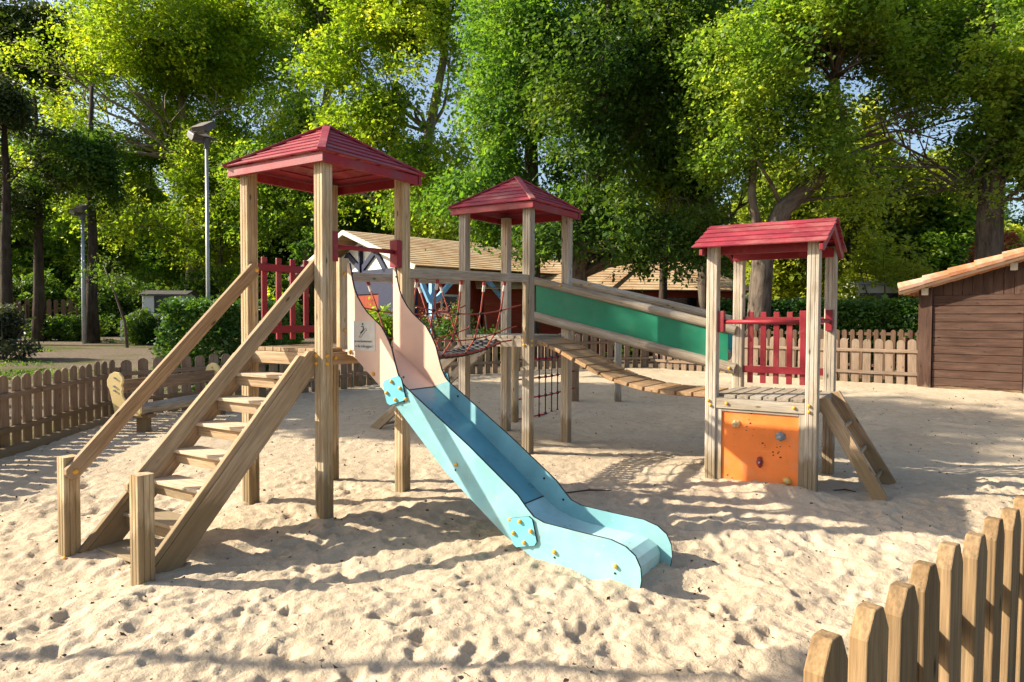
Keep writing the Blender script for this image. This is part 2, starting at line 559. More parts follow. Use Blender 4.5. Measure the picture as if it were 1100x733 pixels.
    def pieces(self, name, mats, parent=None, bevel=0.0, smooth=False):
        """one object for every shape added"""
        out = []
        cuts = self.cuts + [(len(self.v), len(self.f))]
        for (v0, f0), (v1, f1) in zip(cuts[:-1], cuts[1:]):
            q = MB()
            q.v, q.g, q.mi = self.v[v0:v1], self.g[v0:v1], self.mi[f0:f1]
            q.f = [tuple(k - v0 for k in f) for f in self.f[f0:f1]]
            out.append(q.build(name, mats, parent, bevel, smooth))
        return out

    def build(self, name, mats, parent=None, bevel=0.0, smooth=False):
        return link(name, self.mesh(name, mats, smooth), parent, bevel)


def link(name, me, parent=None, bevel=0.0, loc=None, rot=None, scale=None):
    o = bpy.data.objects.new(name, me)
    COL.objects.link(o)
    if parent is not None:
        o.parent = parent
    if loc is not None:
        o.location = loc
    if rot is not None:
        o.rotation_euler = rot
    if scale is not None:
        o.scale = scale
    if bevel:
        b = o.modifiers.new('bevel', 'BEVEL')
        b.width = bevel
        b.segments = 2
        b.limit_method = 'ANGLE'
        b.angle_limit = math.radians(35)
    return o


def thing(name, label, cat, loc=(0, 0, 0), rz=0.0, group=None):
    o = bpy.data.objects.new(name, None)
    COL.objects.link(o)
    o.empty_display_size = 0.2
    o.location = loc
    o.rotation_euler = (0, 0, rz)
    return tag(o, label, cat, group)


def tag(o, label, cat, group=None):
    o['label'] = label
    o['category'] = cat
    if group:
        o['group'] = group
    return o


def struct(o, kind='structure'):
    o['kind'] = kind
    return o


def sthing(name, label, cat, lx, ly, z=0.0, group=None):
    """thing in the play structure's own axes; returns (empty, offset for MB)"""
    wx, wy = l2w(lx, ly)
    return thing(name, label, cat, (wx, wy, z), -TH, group), (lx, ly, z)


# ------------------------------------------------------------------ ground height
_ys = [-60, 2, 5, 6, 7.5, 9, 10.5, 12, 15, 20, 32, 80, 400]
_zs = [-0.1, -0.11, -0.10, -0.03, 0.0, 0.03, 0.06, 0.08, 0.26, 0.36, 0.68, 1.3, 2.0]


def base_h(x, y):
    x = np.asarray(x, dtype=float)
    y = np.asarray(y, dtype=float)
    z = np.interp(y, _ys, _zs)
    return z + np.clip(x - 4, 0, 6) * 0.022 * np.clip((y - 9) / 5, 0, 1)


def vnoise(x, y, scale, seed):
    r = np.random.default_rng(seed)
    T = r.random((256, 256))
    X, Y = np.asarray(x) * scale + 1000, np.asarray(y) * scale + 1000
    xi, yi = np.floor(X).astype(int), np.floor(Y).astype(int)
    fx, fy = X - xi, Y - yi
    fx = fx * fx * (3 - 2 * fx)
    fy = fy * fy * (3 - 2 * fy)
    g = lambda a, b: T[a % 256, b % 256]
    return (g(xi, yi) * (1 - fx) * (1 - fy) + g(xi + 1, yi) * fx * (1 - fy)
            + g(xi, yi + 1) * (1 - fx) * fy + g(xi + 1, yi + 1) * fx * fy) - 0.5


FENCE_LINE = [(-6.15, 2.0), (-6.25, 6.0), (-6.39, 8.74), (-6.62, 11.75), (-5.4, 12.75), (-3.4, 15.0), (-1.0, 18.0),
              (1.4, 19.6), (3.9, 20.0), (6.3, 17.2), (8.7, 15.0), (10.2, 13.4), (14, 9.5), (14, 6.2), (4.4, 5.2), (0.75, 1.85), (0.3, 1.4)]
SAND_POLY = FENCE_LINE + [(-6.0, 1.0)]


def inside(px, py, poly):
    c = np.zeros(px.shape, dtype=bool)
    n = len(poly)
    for i in range(n):
        x1, y1 = poly[i]
        x2, y2 = poly[(i + 1) % n]
        cond = ((y1 > py) != (y2 > py))
        xx = (x2 - x1) * (py - y1) / ((y2 - y1) if y2 != y1 else 1e-9) + x1
        c ^= cond & (px < xx)
    return c


def grid_mesh(name, X, Y, Z, keep, mat, gco=False):
    ny, nx = X.shape
    idx = np.arange(nx * ny).reshape(ny, nx)
    q = np.stack([idx[:-1, :-1], idx[:-1, 1:], idx[1:, 1:], idx[1:, :-1]], -1).reshape(-1, 4)
    if keep is not None:
        k = keep.ravel()
        q = q[k[q].any(axis=1)]
    used = np.unique(q)
    remap = -np.ones(nx * ny, dtype=int)
    remap[used] = np.arange(len(used))
    q = remap[q]
    co = np.stack([X.ravel(), Y.ravel(), Z.ravel()], -1)[used]
    return quad_mesh(name, co, q, mat, smooth=True)


def quad_mesh(name, co, q, mat, smooth=False, tint=None):
    me = bpy.data.meshes.new(name)
    me.vertices.add(len(co))
    me.vertices.foreach_set('co', co.astype(np.float32).ravel())
    me.loops.add(q.size)
    me.loops.foreach_set('vertex_index', q.astype(np.int32).ravel())
    me.polygons.add(len(q))
    me.polygons.foreach_set('loop_start', np.arange(0, q.size, 4, dtype=np.int32))
    if smooth:
        me.polygons.foreach_set('use_smooth', np.ones(len(q), dtype=bool))
    if tint is not None:
        a = me.attributes.new('tint', 'FLOAT', 'POINT')
        a.data.foreach_set('value', tint.astype(np.float32))
    me.materials.append(mat)
    me.update(calc_edges=True)
    return me


# sand: fine relief close by, wider mesh further away
ys = [1.2]
while ys[-1] < 21:
    ys.append(ys[-1] + max(0.011, ys[-1] * 0.0042))
ys = np.array(ys)
ts = np.linspace(-1, 1, 940)
Yg, Tg = np.meshgrid(ys, ts, indexing='ij')
Xg = Tg * (5.2 + 0.78 * Yg)


def sand_relief(X, Y):
    soft = np.clip((8.6 - Y) / 2.0, 0.0, 1.0) * 0.72 + 0.28
    wx = 0.35 * vnoise(X, Y, 2.3, 8)
    wy = 0.35 * vnoise(X, Y, 2.3, 9)
    Z = 0.075 * vnoise(X, Y, 0.9, 1) + 0.045 * vnoise(X + wx, Y + wy, 2.1, 2) * soft
    Z += 0.040 * (0.25 - np.abs(vnoise(X + wx, Y + wy, 3.9, 3))) * soft + 0.030 * (0.25 - np.abs(vnoise(X + wx, Y + wy, 8.3, 4))) * soft
    Z += 0.013 * vnoise(X, Y, 17, 5) * (0.3 + 0.7 * soft) + 0.009 * vnoise(X, Y, 37, 6) + 0.006 * vnoise(X, Y, 71, 7)
    return Z, soft


Zr, soft = sand_relief(Xg, Yg)
Wn = vnoise(Xg, Yg, 10, 10) + 0.6 * vnoise(Xg, Yg, 23, 12)
r2 = np.random.default_rng(5)
for k in range(4800):       # footprints and scuffs
    dy = 1.6 + 11.0 * r2.random() ** 1.4
    dx = r2.uniform(-0.80 * dy - 3.0, 0.80 * dy + 3.0)
    a = r2.uniform(0, math.pi)
    la, lb = r2.uniform(0.05, 0.17), r2.uniform(0.035, 0.08)
    dep = (0.004 + 0.016 * r2.random() ** 2.0) * (1.0 if dy < 7.5 else 0.5)
    j0, j1 = np.searchsorted(ys, [dy - 0.4, dy + 0.4])
    if j1 <= j0:
        continue
    ext = 5.2 + 0.78 * dy
    i0, i1 = np.searchsorted(ts, [(dx - 0.6) / ext, (dx + 0.6) / ext])
    sub = (slice(j0, j1), slice(i0, i1))
    ux = (Xg[sub] - dx) * math.cos(a) + (Yg[sub] - dy) * math.sin(a)
    uy = -(Xg[sub] - dx) * math.sin(a) + (Yg[sub] - dy) * math.cos(a)
    rr = np.sqrt((ux / la) ** 2 + (uy / lb) ** 2) * (1 + 0.75 * Wn[sub])
    tilt = 1 + 0.8 * np.clip(ux / la, -1, 1)
    Zr[sub] += -dep * tilt * np.exp(-rr ** 5 * 0.7) + 0.35 * dep * np.exp(-((rr - 1.4) / 0.38) ** 2)
Zs = base_h(Xg, Yg) + Zr - 0.012


def mound(lx, ly, r, h):
    global Zs
    wx, wy = l2w(lx, ly)
    Zs += h * np.exp(-((Xg - wx) ** 2 + (Yg - wy) ** 2) / (r * r))


mound(2.95, 3.15, 0.30, 0.05)
mound(3.3, 3.15, 0.25, 0.05)
mound(1.7, 0.3, 0.5, 0.06)
mound(-0.5, -1.35, 0.35, 0.03)
mound(0.6, 0.6, 0.5, 0.04)
mound(3.12, 0.48, 0.30, -0.085)
mound(3.55, 0.55, 0.28, 0.045)
sand = link('sand', grid_mesh('sand', Xg, Yg, Zs, inside(Xg, Yg, SAND_POLY), M['sand']))
struct(sand)

# wide ground sheet reaching the horizon
gx = np.concatenate([-np.geomspace(900, 14, 26), np.linspace(-13, 15, 90), np.geomspace(16, 900, 26)])
gy = np.concatenate([[-400, -120, -40, -12, -4, 0], np.linspace(1, 24, 90), np.geomspace(25, 900, 40)])
GY, GX = np.meshgrid(gy, gx, indexing='ij')
GZ = base_h(GX, GY) + 0.05 * vnoise(GX, GY, 0.7, 21) * 1.0
ins = inside(GX, GY, SAND_POLY)
GZ = np.where(ins, GZ - 0.20, GZ - 0.03)
gnd = link('ground', grid_mesh('ground', GX, GY, GZ, None, M['ground']))
struct(gnd)


def gz(x, y):
    return float(base_h(x, y))


# ------------------------------------------------------------------ play towers
def grooved(h=0.0575):
    c, gr, gw, gd = 0.008, (-0.020, 0.020), 0.0045, 0.006
    side = [(-h + c, -h)]
    for g in gr:
        side += [(g - gw, -h), (g, -h + gd), (g + gw, -h)]
    side += [(h - c, -h)]
    poly = []
    for k in range(4):
        a = k * math.pi / 2
        for x, y in side:
            poly.append((x * math.cos(a) - y * math.sin(a), x * math.sin(a) + y * math.cos(a)))
    return poly


def post(mb, x, y, z0, z1, h=0.0575):
    mb.prism(grooved(h), (x, y, (z0 + z1) / 2), (1, 0, 0), (0, 1, 0), (0, 0, z1 - z0))
    # make the grain run up the post
    n = 2 * len(grooved())
    for i in range(len(mb.g) - n, len(mb.g)):
        g = mb.g[i]
        mb.g[i] = (g[2], g[0], g[1])


def bolt(mb, p, d, r=0.017):
    p, d = Vector(p), Vector(d).normalized()
    mb.tube([p, p + d * 0.010, p + d * 0.018, p + d * 0.021], [r, r, r * 0.72, r * 0.25], 10)


def slab(mb, quad, t, nrm, mi=0, gax=None):
    """thin board with corner points quad (ccw seen from nrm), thickness t downwards"""
    q = [Vector(p) for p in quad]
    nrm = Vector(nrm)
    e = (q[1] - q[0]).normalized()
    f = nrm.cross(e)
    ro = [random.uniform(0, 50) for _ in range(3)]
    vs = q + [p - nrm * t for p in q]
    gs = [((v - q[0]).dot(e) + ro[0], (v - q[0]).dot(f) + ro[1], (v - q[0]).dot(nrm) + ro[2]) for v in vs]
    n = len(q)
    fs = [tuple(range(n)), tuple(range(n, 2 * n))[::-1]]
    for i in range(n):
        j = (i + 1) % n
        fs.append((j, i, n + i, n + j))
    mb.raw(vs, fs, gs, mi)


def pyramid_roof(parent, off, x0, y0, ov, ze, za, seed):
    random.seed(seed)
    lo, hi = -ov, 1 + ov
    E = [Vector((x0 - 1 + lo, y0 + lo, ze)), Vector((x0 + hi - 0, y0 + lo, ze)), Vector((x0 + hi, y0 + hi, ze)), Vector((x0 - 1 + lo, y0 + hi, ze))]
    E = [Vector((x0 - 1 - ov, y0 - ov, ze)), Vector((x0 + ov, y0 - ov, ze)), Vector((x0 + ov, y0 + 1 + ov, ze)), Vector((x0 - 1 - ov, y0 + 1 + ov, ze))]
    P = Vector((x0 - 0.5, y0 + 0.5, za))
    rb = MB(off)
    n = 7
    for k in range(4):
        a, b = E[k], E[(k + 1) % 4]
        nr = (b - a).cross(P - a).normalized()
        for i in range(n):
            t0, t1 = i / n, min(1, (i + 1.12) / n)
            l0, l1 = 0.014, 0.0
            q = [a.lerp(P, t0) + nr * l0, b.lerp(P, t0) + nr * l0, b.lerp(P, t1) + nr * l1, a.lerp(P, t1) + nr * l1]
            if i == n - 1:
                q = [q[0], q[1], P + nr * l1]
            slab(rb, q, 0.016, nr)
    roof = rb.build('roof', M['roof_red'], parent, 0.003)
    hb = MB(off)
    for k in range(4):
        a = E[k]
        d = (P - a).normalized()
        hb.beam(a + Vector((0, 0, 0.012)) - d * 0.01, P + Vector((0, 0, 0.016)), 0.07, 0.022)
    hb.pieces('hip_board', M['roof_red'], roof, 0.004)
    fb = MB(off)
    i2 = ov - 0.045
    zf = ze - 0.055
    xs, xe, y_s, y_e = x0 - 1 - i2, x0 + i2, y0 - i2, y0 + 1 + i2
    fb.box((xs - 0.03, y_s - 0.02, zf - 0.032), (xe + 0.03, y_s + 0.02, zf + 0.05))
    fb.box((xs - 0.03, y_e - 0.02, zf - 0.032), (xe + 0.03, y_e + 0.02, zf + 0.05))
    fb.box((xs - 0.021, y_s + 0.021, zf - 0.030), (xs + 0.019, y_e - 0.021, zf + 0.048))
    fb.box((xe - 0.019, y_s + 0.021, zf - 0.030), (xe + 0.021, y_e - 0.021, zf + 0.048))
    fb.pieces('fascia', M['red'], roof, 0.003)
    return roof


def deck(parent, off, x0, y0, z, mat, depth_axis=1, zthick=0.035, rim=0.11):
    """planks run away from A (along y); rim beams round the four sides"""
    d = MB(off)
    n = 8
    w = 0.87 / n
    for i in range(n):
        xa = x0 - 0.935 + i * w
        d.box((xa + 0.005, y0 - 0.05 + 0.0, z - zthick), (xa + w - 0.005, y0 + 1.05, z), 1)
    d.build('deck', mat, parent, 0.003)
    r = MB(off)
    z1, z0 = z - zthick - 0.003, z - zthick - rim
    r.box((x0 - 0.94, y0 - 0.055, z0), (x0 - 0.06, y0 - 0.010, z1), 0)
    r.box((x0 - 0.94, y0 + 1.010, z0), (x0 - 0.06, y0 + 1.055, z1), 0)
    r.box((x0 - 0.052, y0 + 0.06, z0), (x0 - 0.008, y0 + 0.94, z1), 1)
    r.box((x0 - 0.992, y0 + 0.06, z0), (x0 - 0.948, y0 + 0.94, z1), 1)
    r.pieces('deck_beam', mat, parent, 0.003)


def pickets(mb, x, y0, y1, zb, zt, n, axis, w=0.058, t=0.022):
    for i in range(n):
        c = y0 + (y1 - y0) * (i + 0.5) / n
        if axis == 1:
            mb.box((x - t / 2, c - w / 2, zb), (x + t / 2, c + w / 2, zt), 2)
        else:
            mb.box((c - w / 2, x - t / 2, zb), (c + w / 2, x + t / 2, zt), 2)


# --- slide tower
t1, o1 = sthing('play_tower', 'roofed wooden tower with red pyramid roof at the top of the peach and blue slide', 'play tower', -0.5, 0.5, 0, 'roofed towers of the climbing frame')
for (x, y, z0) in ((0, 0, -0.3), (-1, 0, -0.3), (0, 1, -0.3), (-1, 1, -0.3)):
    m = MB(o1)
    post(m, x, y, z0, 3.10)
    m.build('post', M['post'], t1)
deck(t1, o1, 0, 0, 1.445, M['stair'])
pyramid_roof(t1, o1, 0, 0, 0.153, 3.098, 3.515, 3)
g = MB(o1)
pickets(g, -1.0, 0.08, 0.92, 1.50, 2.29, 5, 1)
gp = t1
g.pieces('railing_picket', M['red'], t1, 0.004)
g = MB(o1)
for zc in (2.19, 1.60):
    g.box((-0.984, 0.06, zc - 0.035), (-0.962, 0.94, zc + 0.035), 1)
g.pieces('railing_bar', M['red'], gp, 0.004)
g = MB(o1)
g.tube([(0.0, 0.13, 2.335), (0.0, 0.87, 2.345)], 0.020, 12)
gb = g.build('grab_bar', M['red'], t1, smooth=True)
g = MB(o1)
for ya, yb in ((0.060, 0.125), (0.875, 0.940)):
    g.box((-0.05, ya, 2.20), (0.05, yb, 2.46), 2)
g.pieces('bracket', M['red'], gb, 0.005)
g = MB(o1)
g.box((-0.045, 0.185, 1.45), (0.0, 0.30, 2.24), 2)
g.pieces('stile', M['post'], t1, 0.004)
b = MB(o1)
for p in ((-0.024, -0.058, 1.385), (-0.024, -0.058, 1.32)):
    bolt(b, p, (0, -1, 0), 0.018)
for p in ((0.058, -0.02, 1.385), (0.058, -0.02, 1.32), (0.0, 0.125, 1.36), (0.058, 0.98, 1.36)):
    bolt(b, p, (1, 0, 0), 0.018)
for p in ((0.0, 0.243, 1.60), (0.0, 0.243, 2.10)):
    bolt(b, p, (0.3, -1, 0), 0.018)
b.pieces('bolt_cap', M['cap'], t1, smooth=False)

# --- middle tower
t2, o2 = sthing('play_tower', 'wooden tower with dull maroon pyramid roof standing between rope bridge and plank bridge', 'play tower', -0.5, 3.84, 0, 'roofed towers of the climbing frame')
Y2 = 3.34
for (x, y) in ((0, Y2), (-1, Y2), (0, Y2 + 1), (-1, Y2 + 1)):
    m = MB(o2)
    post(m, x, y, -0.3, 3.16)
    m.build('post', M['post_grey'], t2)
deck(t2, o2, 0, Y2, 1.50, M['rail'])
pyramid_roof(t2, o2, 0, Y2, 0.153, 3.164, 3.60, 5)
b = MB(o2)
for p in ((-0.025, Y2 - 0.058, 1.44), (-0.025, Y2 - 0.058, 1.38)):
    bolt(b, p, (0, -1, 0))
for p in ((0.058, Y2 - 0.02, 1.44), (0.058, Y2 - 0.02, 1.38)):
    bolt(b, p, (1, 0, 0))
b.pieces('bolt_cap', M['cap'], t2)

# --- low tower
X3, Y3 = 3.357, 3.27
t3, o3 = sthing('play_tower', 'low wooden tower with red gable roof and orange climbing panel', 'play tower', 2.857, 3.77, 0, 'roofed towers of the climbing frame')
for (x, y) in ((X3 - 1, Y3), (X3, Y3), (X3 - 1, Y3 + 1), (X3, Y3 + 1)):
    m = MB(o3)
    post(m, x, y, -0.3, 2.50 if y == Y3 else 2.515)
    m.build('post', M['post_grey'], t3)
d = MB(o3)
n = 8
for i in range(n):
    w = 1.06 / n
    xa = X3 - 1.0 + i * w
    d.box((xa + 0.010, Y3 + 0.06 if i in (0, n - 1) else Y3 - 0.045, 0.885), (xa + w - 0.010, Y3 + (0.94 if i in (0, n - 1) else 1.05), 0.92), 1)
d.build('deck', M['rail'], t3, 0.003)
d = MB(o3)
d.box((X3 - 0.94, Y3 - 0.052, 0.775), (X3 - 0.06, Y3 - 0.008, 0.882), 0)
d.box((X3 - 0.94, Y3 + 1.010, 0.775), (X3 - 0.06, Y3 + 1.055, 0.882), 0)
d.box((X3 + 0.008, Y3 + 0.06, 0.775), (X3 + 0.052, Y3 + 0.94, 0.882), 1)
d.pieces('deck_beam', M['rail'], t3, 0.003)
d = MB(o3)
d.box((X3 - 0.94, Y3 - 0.040, -0.2), (X3 - 0.885, Y3 + 0.005, 0.772), 2)
d.box((X3 - 0.115, Y3 - 0.040, -0.2), (X3 - 0.06, Y3 + 0.005, 0.772), 2)
d.box((X3 - 0.883, Y3 - 0.038, 0.745), (X3 - 0.117, Y3 + 0.003, 0.772), 0)
d.pieces('panel_frame', M['post_grey'], t3, 0.003)
d = MB(o3)
d.prism([(-0.883, -0.15), (-0.117, -0.15), (-0.117, 0.743), (-0.883, 0.743)], (X3, Y3 - 0.014, 0), (1, 0, 0), (0, 0, 1), (0, 0.018, 0))
op = d.build('climbing_panel', M['orange'], t3)
for i, (hx, hz, mt, sq) in enumerate(((-0.735, 0.62, 'hold_cream', (1.0, 0.7, 0.9)), (-0.29, 0.53, 'hold_grey', (1.2, 0.7, 1.1)),
                                      (-0.49, 0.245, 'hold_red', (0.75, 0.75, 1.4)), (-0.22, 0.085, 'hold_yellow', (1.15, 0.8, 0.8)))):
    h = MB(o3)
    c = Vector((X3 + hx, Y3 - 0.030, hz))
    h.ball(c, 0.042, 0, 12, 8, sq)
    h.v = [tuple(Vector(v) + Vector((1, 0.5, 1)) * 0.006 * math.sin(v[0] * 160 + v[2] * 130 + i)) for v in h.v]
    h.build('climbing_hold', M[mt], op, smooth=True)
    h = MB(o3)
    h.tube([c + Vector((0, -0.027, 0)), c + Vector((0, -0.034, 0))], 0.011, 8)
    h.build('hold_bolt', M['steel'], op)
random.seed(31)
ch_ = MB(o3)
for cx_, cz_, nn_ in ((-0.62, 0.63, 4), (-0.55, 0.57, 4), (-0.27, 0.38, 9), (-0.42, 0.50, 4), (-0.78, 0.10, 3)):
    for k in range(nn_):
        px0, pz0 = X3 + cx_ + random.gauss(0, 0.05), cz_ + random.gauss(0, 0.05)
        rr0 = random.uniform(0.004, 0.012)
        ch_.prism([(rr0 * random.uniform(0.5, 1.4) * math.cos(a_), rr0 * random.uniform(0.4, 1.1) * math.sin(a_)) for a_ in np.linspace(0, 5.4, 7)], (px0, Y3 - 0.0235, pz0), (1, 0, 0), (0, 0, 1), (0, 0.002, 0))
ch = ch_.build('chipped_paint', M['edge'], op)
ch['kind'] = 'stuff'
# gable roof, ridge along x
rx0, rx1, yr, zr = 2.165, 3.49, Y3 + 0.5, 2.768
ye0, ye1, ze = Y3 - 0.155, Y3 + 1.155, 2.462
rb = MB(o3)
random.seed(9)
nb = 5
for sgn, ye in ((1, ye0), (-1, ye1)):
    A_, B_ = Vector((rx0, ye, ze)), Vector((rx1, ye, ze))
    R0, R1 = Vector((rx0, yr, zr)), Vector((rx1, yr, zr))
    if sgn < 0:
        A_, B_, R0, R1 = B_, A_, R1, R0
    nr = (B_ - A_).cross(R0 - A_).normalized()
    for i in range(nb):
        t0, t1_ = i / nb, min(1.0, (i + 1.1) / nb)
        jx = random.uniform(-0.006, 0.006)
        e = Vector((jx, 0, 0))
        slab(rb, [A_.lerp(R0, t0) + nr * 0.018 + e, B_.lerp(R1, t0) + nr * 0.018 + e, B_.lerp(R1, t1_) + nr * 0.002 + e, A_.lerp(R0, t1_) + nr * 0.002 + e], 0.018, nr)
r3 = rb.build('roof', M['roof_red'], t3, 0.004)
fb = MB(o3)
for xg in (rx0 + 0.10, rx1 - 0.05):
    for ye, sg in ((ye0, 1), (ye1, -1)):
        fb.prism([(0, 0), (0.655, 0.306), (0.655, 0.205), (0.10, -0.055), (0, -0.055)], (xg, ye, ze - 0.022), (0, sg, 0), (0, 0, 1), (0.034, 0, 0))
fb.pieces('barge_board', M['red'], r3, 0.003)
fb = MB(o3)
fb.box((rx0 + 0.14, Y3 + 0.062, ze - 0.065), (rx1 - 0.10, Y3 + 0.10, ze + 0.03), 0)
fb.box((rx0 + 0.14, Y3 + 0.90, ze - 0.065), (rx1 - 0.10, Y3 + 0.938, ze + 0.03), 0)
fb.pieces('eave_beam', M['red'], r3, 0.003)
g = MB(o3)
pickets(g, Y3 + 1.0, X3 - 0.935, X3 - 0.065, 0.97, 1.80, 6, 0, 0.062)
gp = t3
g.pieces('railing_picket', M['red'], t3, 0.004)
g = MB(o3)
for zc in (1.70, 1.13):
    g.box((X3 - 0.94, Y3 + 0.965, zc - 0.04), (X3 - 0.06, Y3 + 0.987, zc + 0.04), 0)
g.pieces('railing_bar', M['red'], gp, 0.004)
g = MB(o3)
g.tube([(X3 - 0.89, Y3, 1.685), (X3 - 0.11, Y3, 1.685)], 0.023, 12)
gb = g.build('grab_bar', M['red'], t3, smooth=True)
g = MB(o3)
for xa in (X3 - 0.94, X3 - 0.125):
    g.box((xa, Y3 - 0.035, 1.575), (xa + 0.065, Y3 + 0.035, 1.80), 2)
g.pieces('bracket', M['red'], gb, 0.005)
g = MB(o3)
g.tube([(X3, Y3 + 0.11, 1.70), (X3, Y3 + 0.89, 1.70)], 0.023, 12)
gb = g.build('grab_bar', M['red'], t3, smooth=True)
g = MB(o3)
for ya in (Y3 + 0.06, Y3 + 0.875):
    g.box((X3 - 0.035, ya, 1.59), (X3 + 0.035, ya + 0.065, 1.82), 2)
g.pieces('bracket', M['red'], gb, 0.005)
b = MB(o3)
for p in ((X3 - 1.02, Y3 - 0.058, 0.85), (X3 - 1.0, Y3 - 0.058, 0.80), (X3 - 0.83, Y3 - 0.053, 0.83), (X3 - 0.16, Y3 - 0.053, 0.83), (X3 - 0.02, Y3 - 0.058, 0.86), (X3 - 0.02, Y3 - 0.058, 0.80)):
    bolt(b, p, (0, -1, 0))
b.pieces('bolt_cap', M['cap'], t3)

# --- short ladder on the low tower
ld, ol = sthing('ladder', 'short brown two-rail ladder leaning on the right side of the low orange tower', 'ladder', 3.95, 3.75, -0.05)
for yy, xe in ((3.40, 3.965), (4.14, 3.985)):
    m = MB(ol)
    a, b_ = Vector((3.445, yy, 0.865)), Vector((xe, yy, -0.03))
    dd = (b_ - a).normalized()
    m.prism([(-0.07, 0.02), (-0.05, -0.07), (1.03, -0.07), (1.12, 0.06), (0.0, 0.06)], a, dd, Vector((0, 1, 0)).cross(dd), (0, 0.045, 0))
    m.build('ladder_rail', M['stair'], ld, 0.004)
for t in (0.28, 0.56, 0.84):
    m = MB(ol)
    x, z = 3.445 + 0.53 * t, 0.865 - 0.895 * t
    m.tube([(x, 3.425, z), (x, 4.115, z)], 0.022, 10)
    m.build('rung', M['stair'], ld, smooth=True)

# --- wooden stairs
st, os_ = sthing('staircase', 'wooden staircase with sloping handrails and two stub posts leading up to slide tower', 'staircase', -0.5, -0.8, -0.05)
for x in (-0.075, -0.925):
    m = MB(os_)
    a, b_ = Vector((x, -1.53, -0.16)), Vector((x, -0.062, 1.40))
    dd = (b_ - a).normalized()
    up = Vector((1, 0, 0)).cross(dd)
    L_ = (b_ - a).length
    m.prism([(0.0, 0.02), (-0.02, -0.12), (L_ - 0.13, -0.12), (L_ + 0.02, -0.02), (L_ + 0.02, 0.02), (L_ - 0.02, 0.06), (0.02, 0.06)], a, dd, up, (0.05, 0, 0))
    m.prism([(0.02, 0.062), (L_ - 0.08, 0.062), (L_ - 0.11, 0.108), (0.06, 0.108)], a, dd, up, (0.046, 0, 0))
    m.build('stringer', M['stair'], st, 0.005)
for k, (yy, zz) in enumerate(((-0.235, 1.215), (-0.425, 1.01), (-0.615, 0.81), (-0.82, 0.61), (-1.02, 0.395), (-1.24, 0.175), (-1.44, -0.045))):
    m = MB(os_)
    m.box((-0.898, yy - 0.015, zz - 0.028), (-0.102, yy + 0.215, zz), 0)
    t_ = m.build('tread', M['tread'], st, 0.004)
    if k < 6:
        m = MB(os_)
        m.box((-0.898, yy + 0.012, zz - 0.115), (-0.102, yy + 0.045, zz - 0.030), 0)
        m.build('riser', M['stair'], st, 0.003)
for x in (0.0, -1.0):
    m = MB(os_)
    post(m, x, -1.6, -0.4, 0.655 if x == 0 else 0.665)
    m.build('newel_post', M['post'], st)
for x in (-0.082, -0.918):
    m = MB(os_)
    a, b_ = Vector((x, -1.62, 0.545)), Vector((x, -0.01, 2.16))
    dd = (b_ - a).normalized()
    up = Vector((1, 0, 0)).cross(dd)
    L_ = (b_ - a).length
    m.prism([(-0.03, 0.03), (-0.03, -0.03), (0.0, -0.058), (L_, -0.058), (L_ + 0.04, -0.02), (L_ + 0.04, 0.03), (L_ + 0.01, 0.058), (0.0, 0.058)], a, dd, up, (0.044, 0, 0))
    h = m.build('handrail', M['stair'], st, 0.005)
b = MB(os_)
for p, dr in (((-0.896, -1.60, 0.56), (1, 0, 0)), ((-0.896, -0.0, 2.15), (1, 0, 0)), ((-0.94, -1.66, -0.085), (0, -1, 0)), ((0.06, -1.63, -0.085), (1, 0, 0))):
    bolt(b, p, dr, 0.02)
b.pieces('bolt_cap', M['cap'], st)

# --- slide
sl, osl = sthing('slide', 'peach and light blue slide with high side panels ending in the sand', 'slide', 1.5, 0.49, -0.05)
top = [(0.09, 2.19), (0.112, 2.19), (0.13, 2.12), (0.14, 2.06), (0.165, 1.97), (0.205, 1.895), (0.26, 1.82), (0.325, 1.755), (0.40, 1.70),
       (0.485, 1.638), (0.55, 1.55), (0.60, 1.46), (0.635, 1.35), (0.67, 1.25), (0.71, 1.18), (0.745, 1.147)]
pinkp = top + [(0.535, 1.085), (0.205, 1.346), (0.16, 1.378), (0.09, 1.388)]
bluep = [(0.745, 1.147), (1.41, 0.715), (1.86, 0.395), (1.93, 0.32), (2.00, 0.255), (2.09, 0.225), (2.35, 0.208), (2.62, 0.195), (2.73, 0.165), (2.80, 0.115), (2.838, 0.04),
         (2.845, -0.04), (2.825, -0.16), (2.20, -0.12), (1.98, -0.04), (1.75, 0.075), (1.18, 0.485), (0.535, 1.085)]
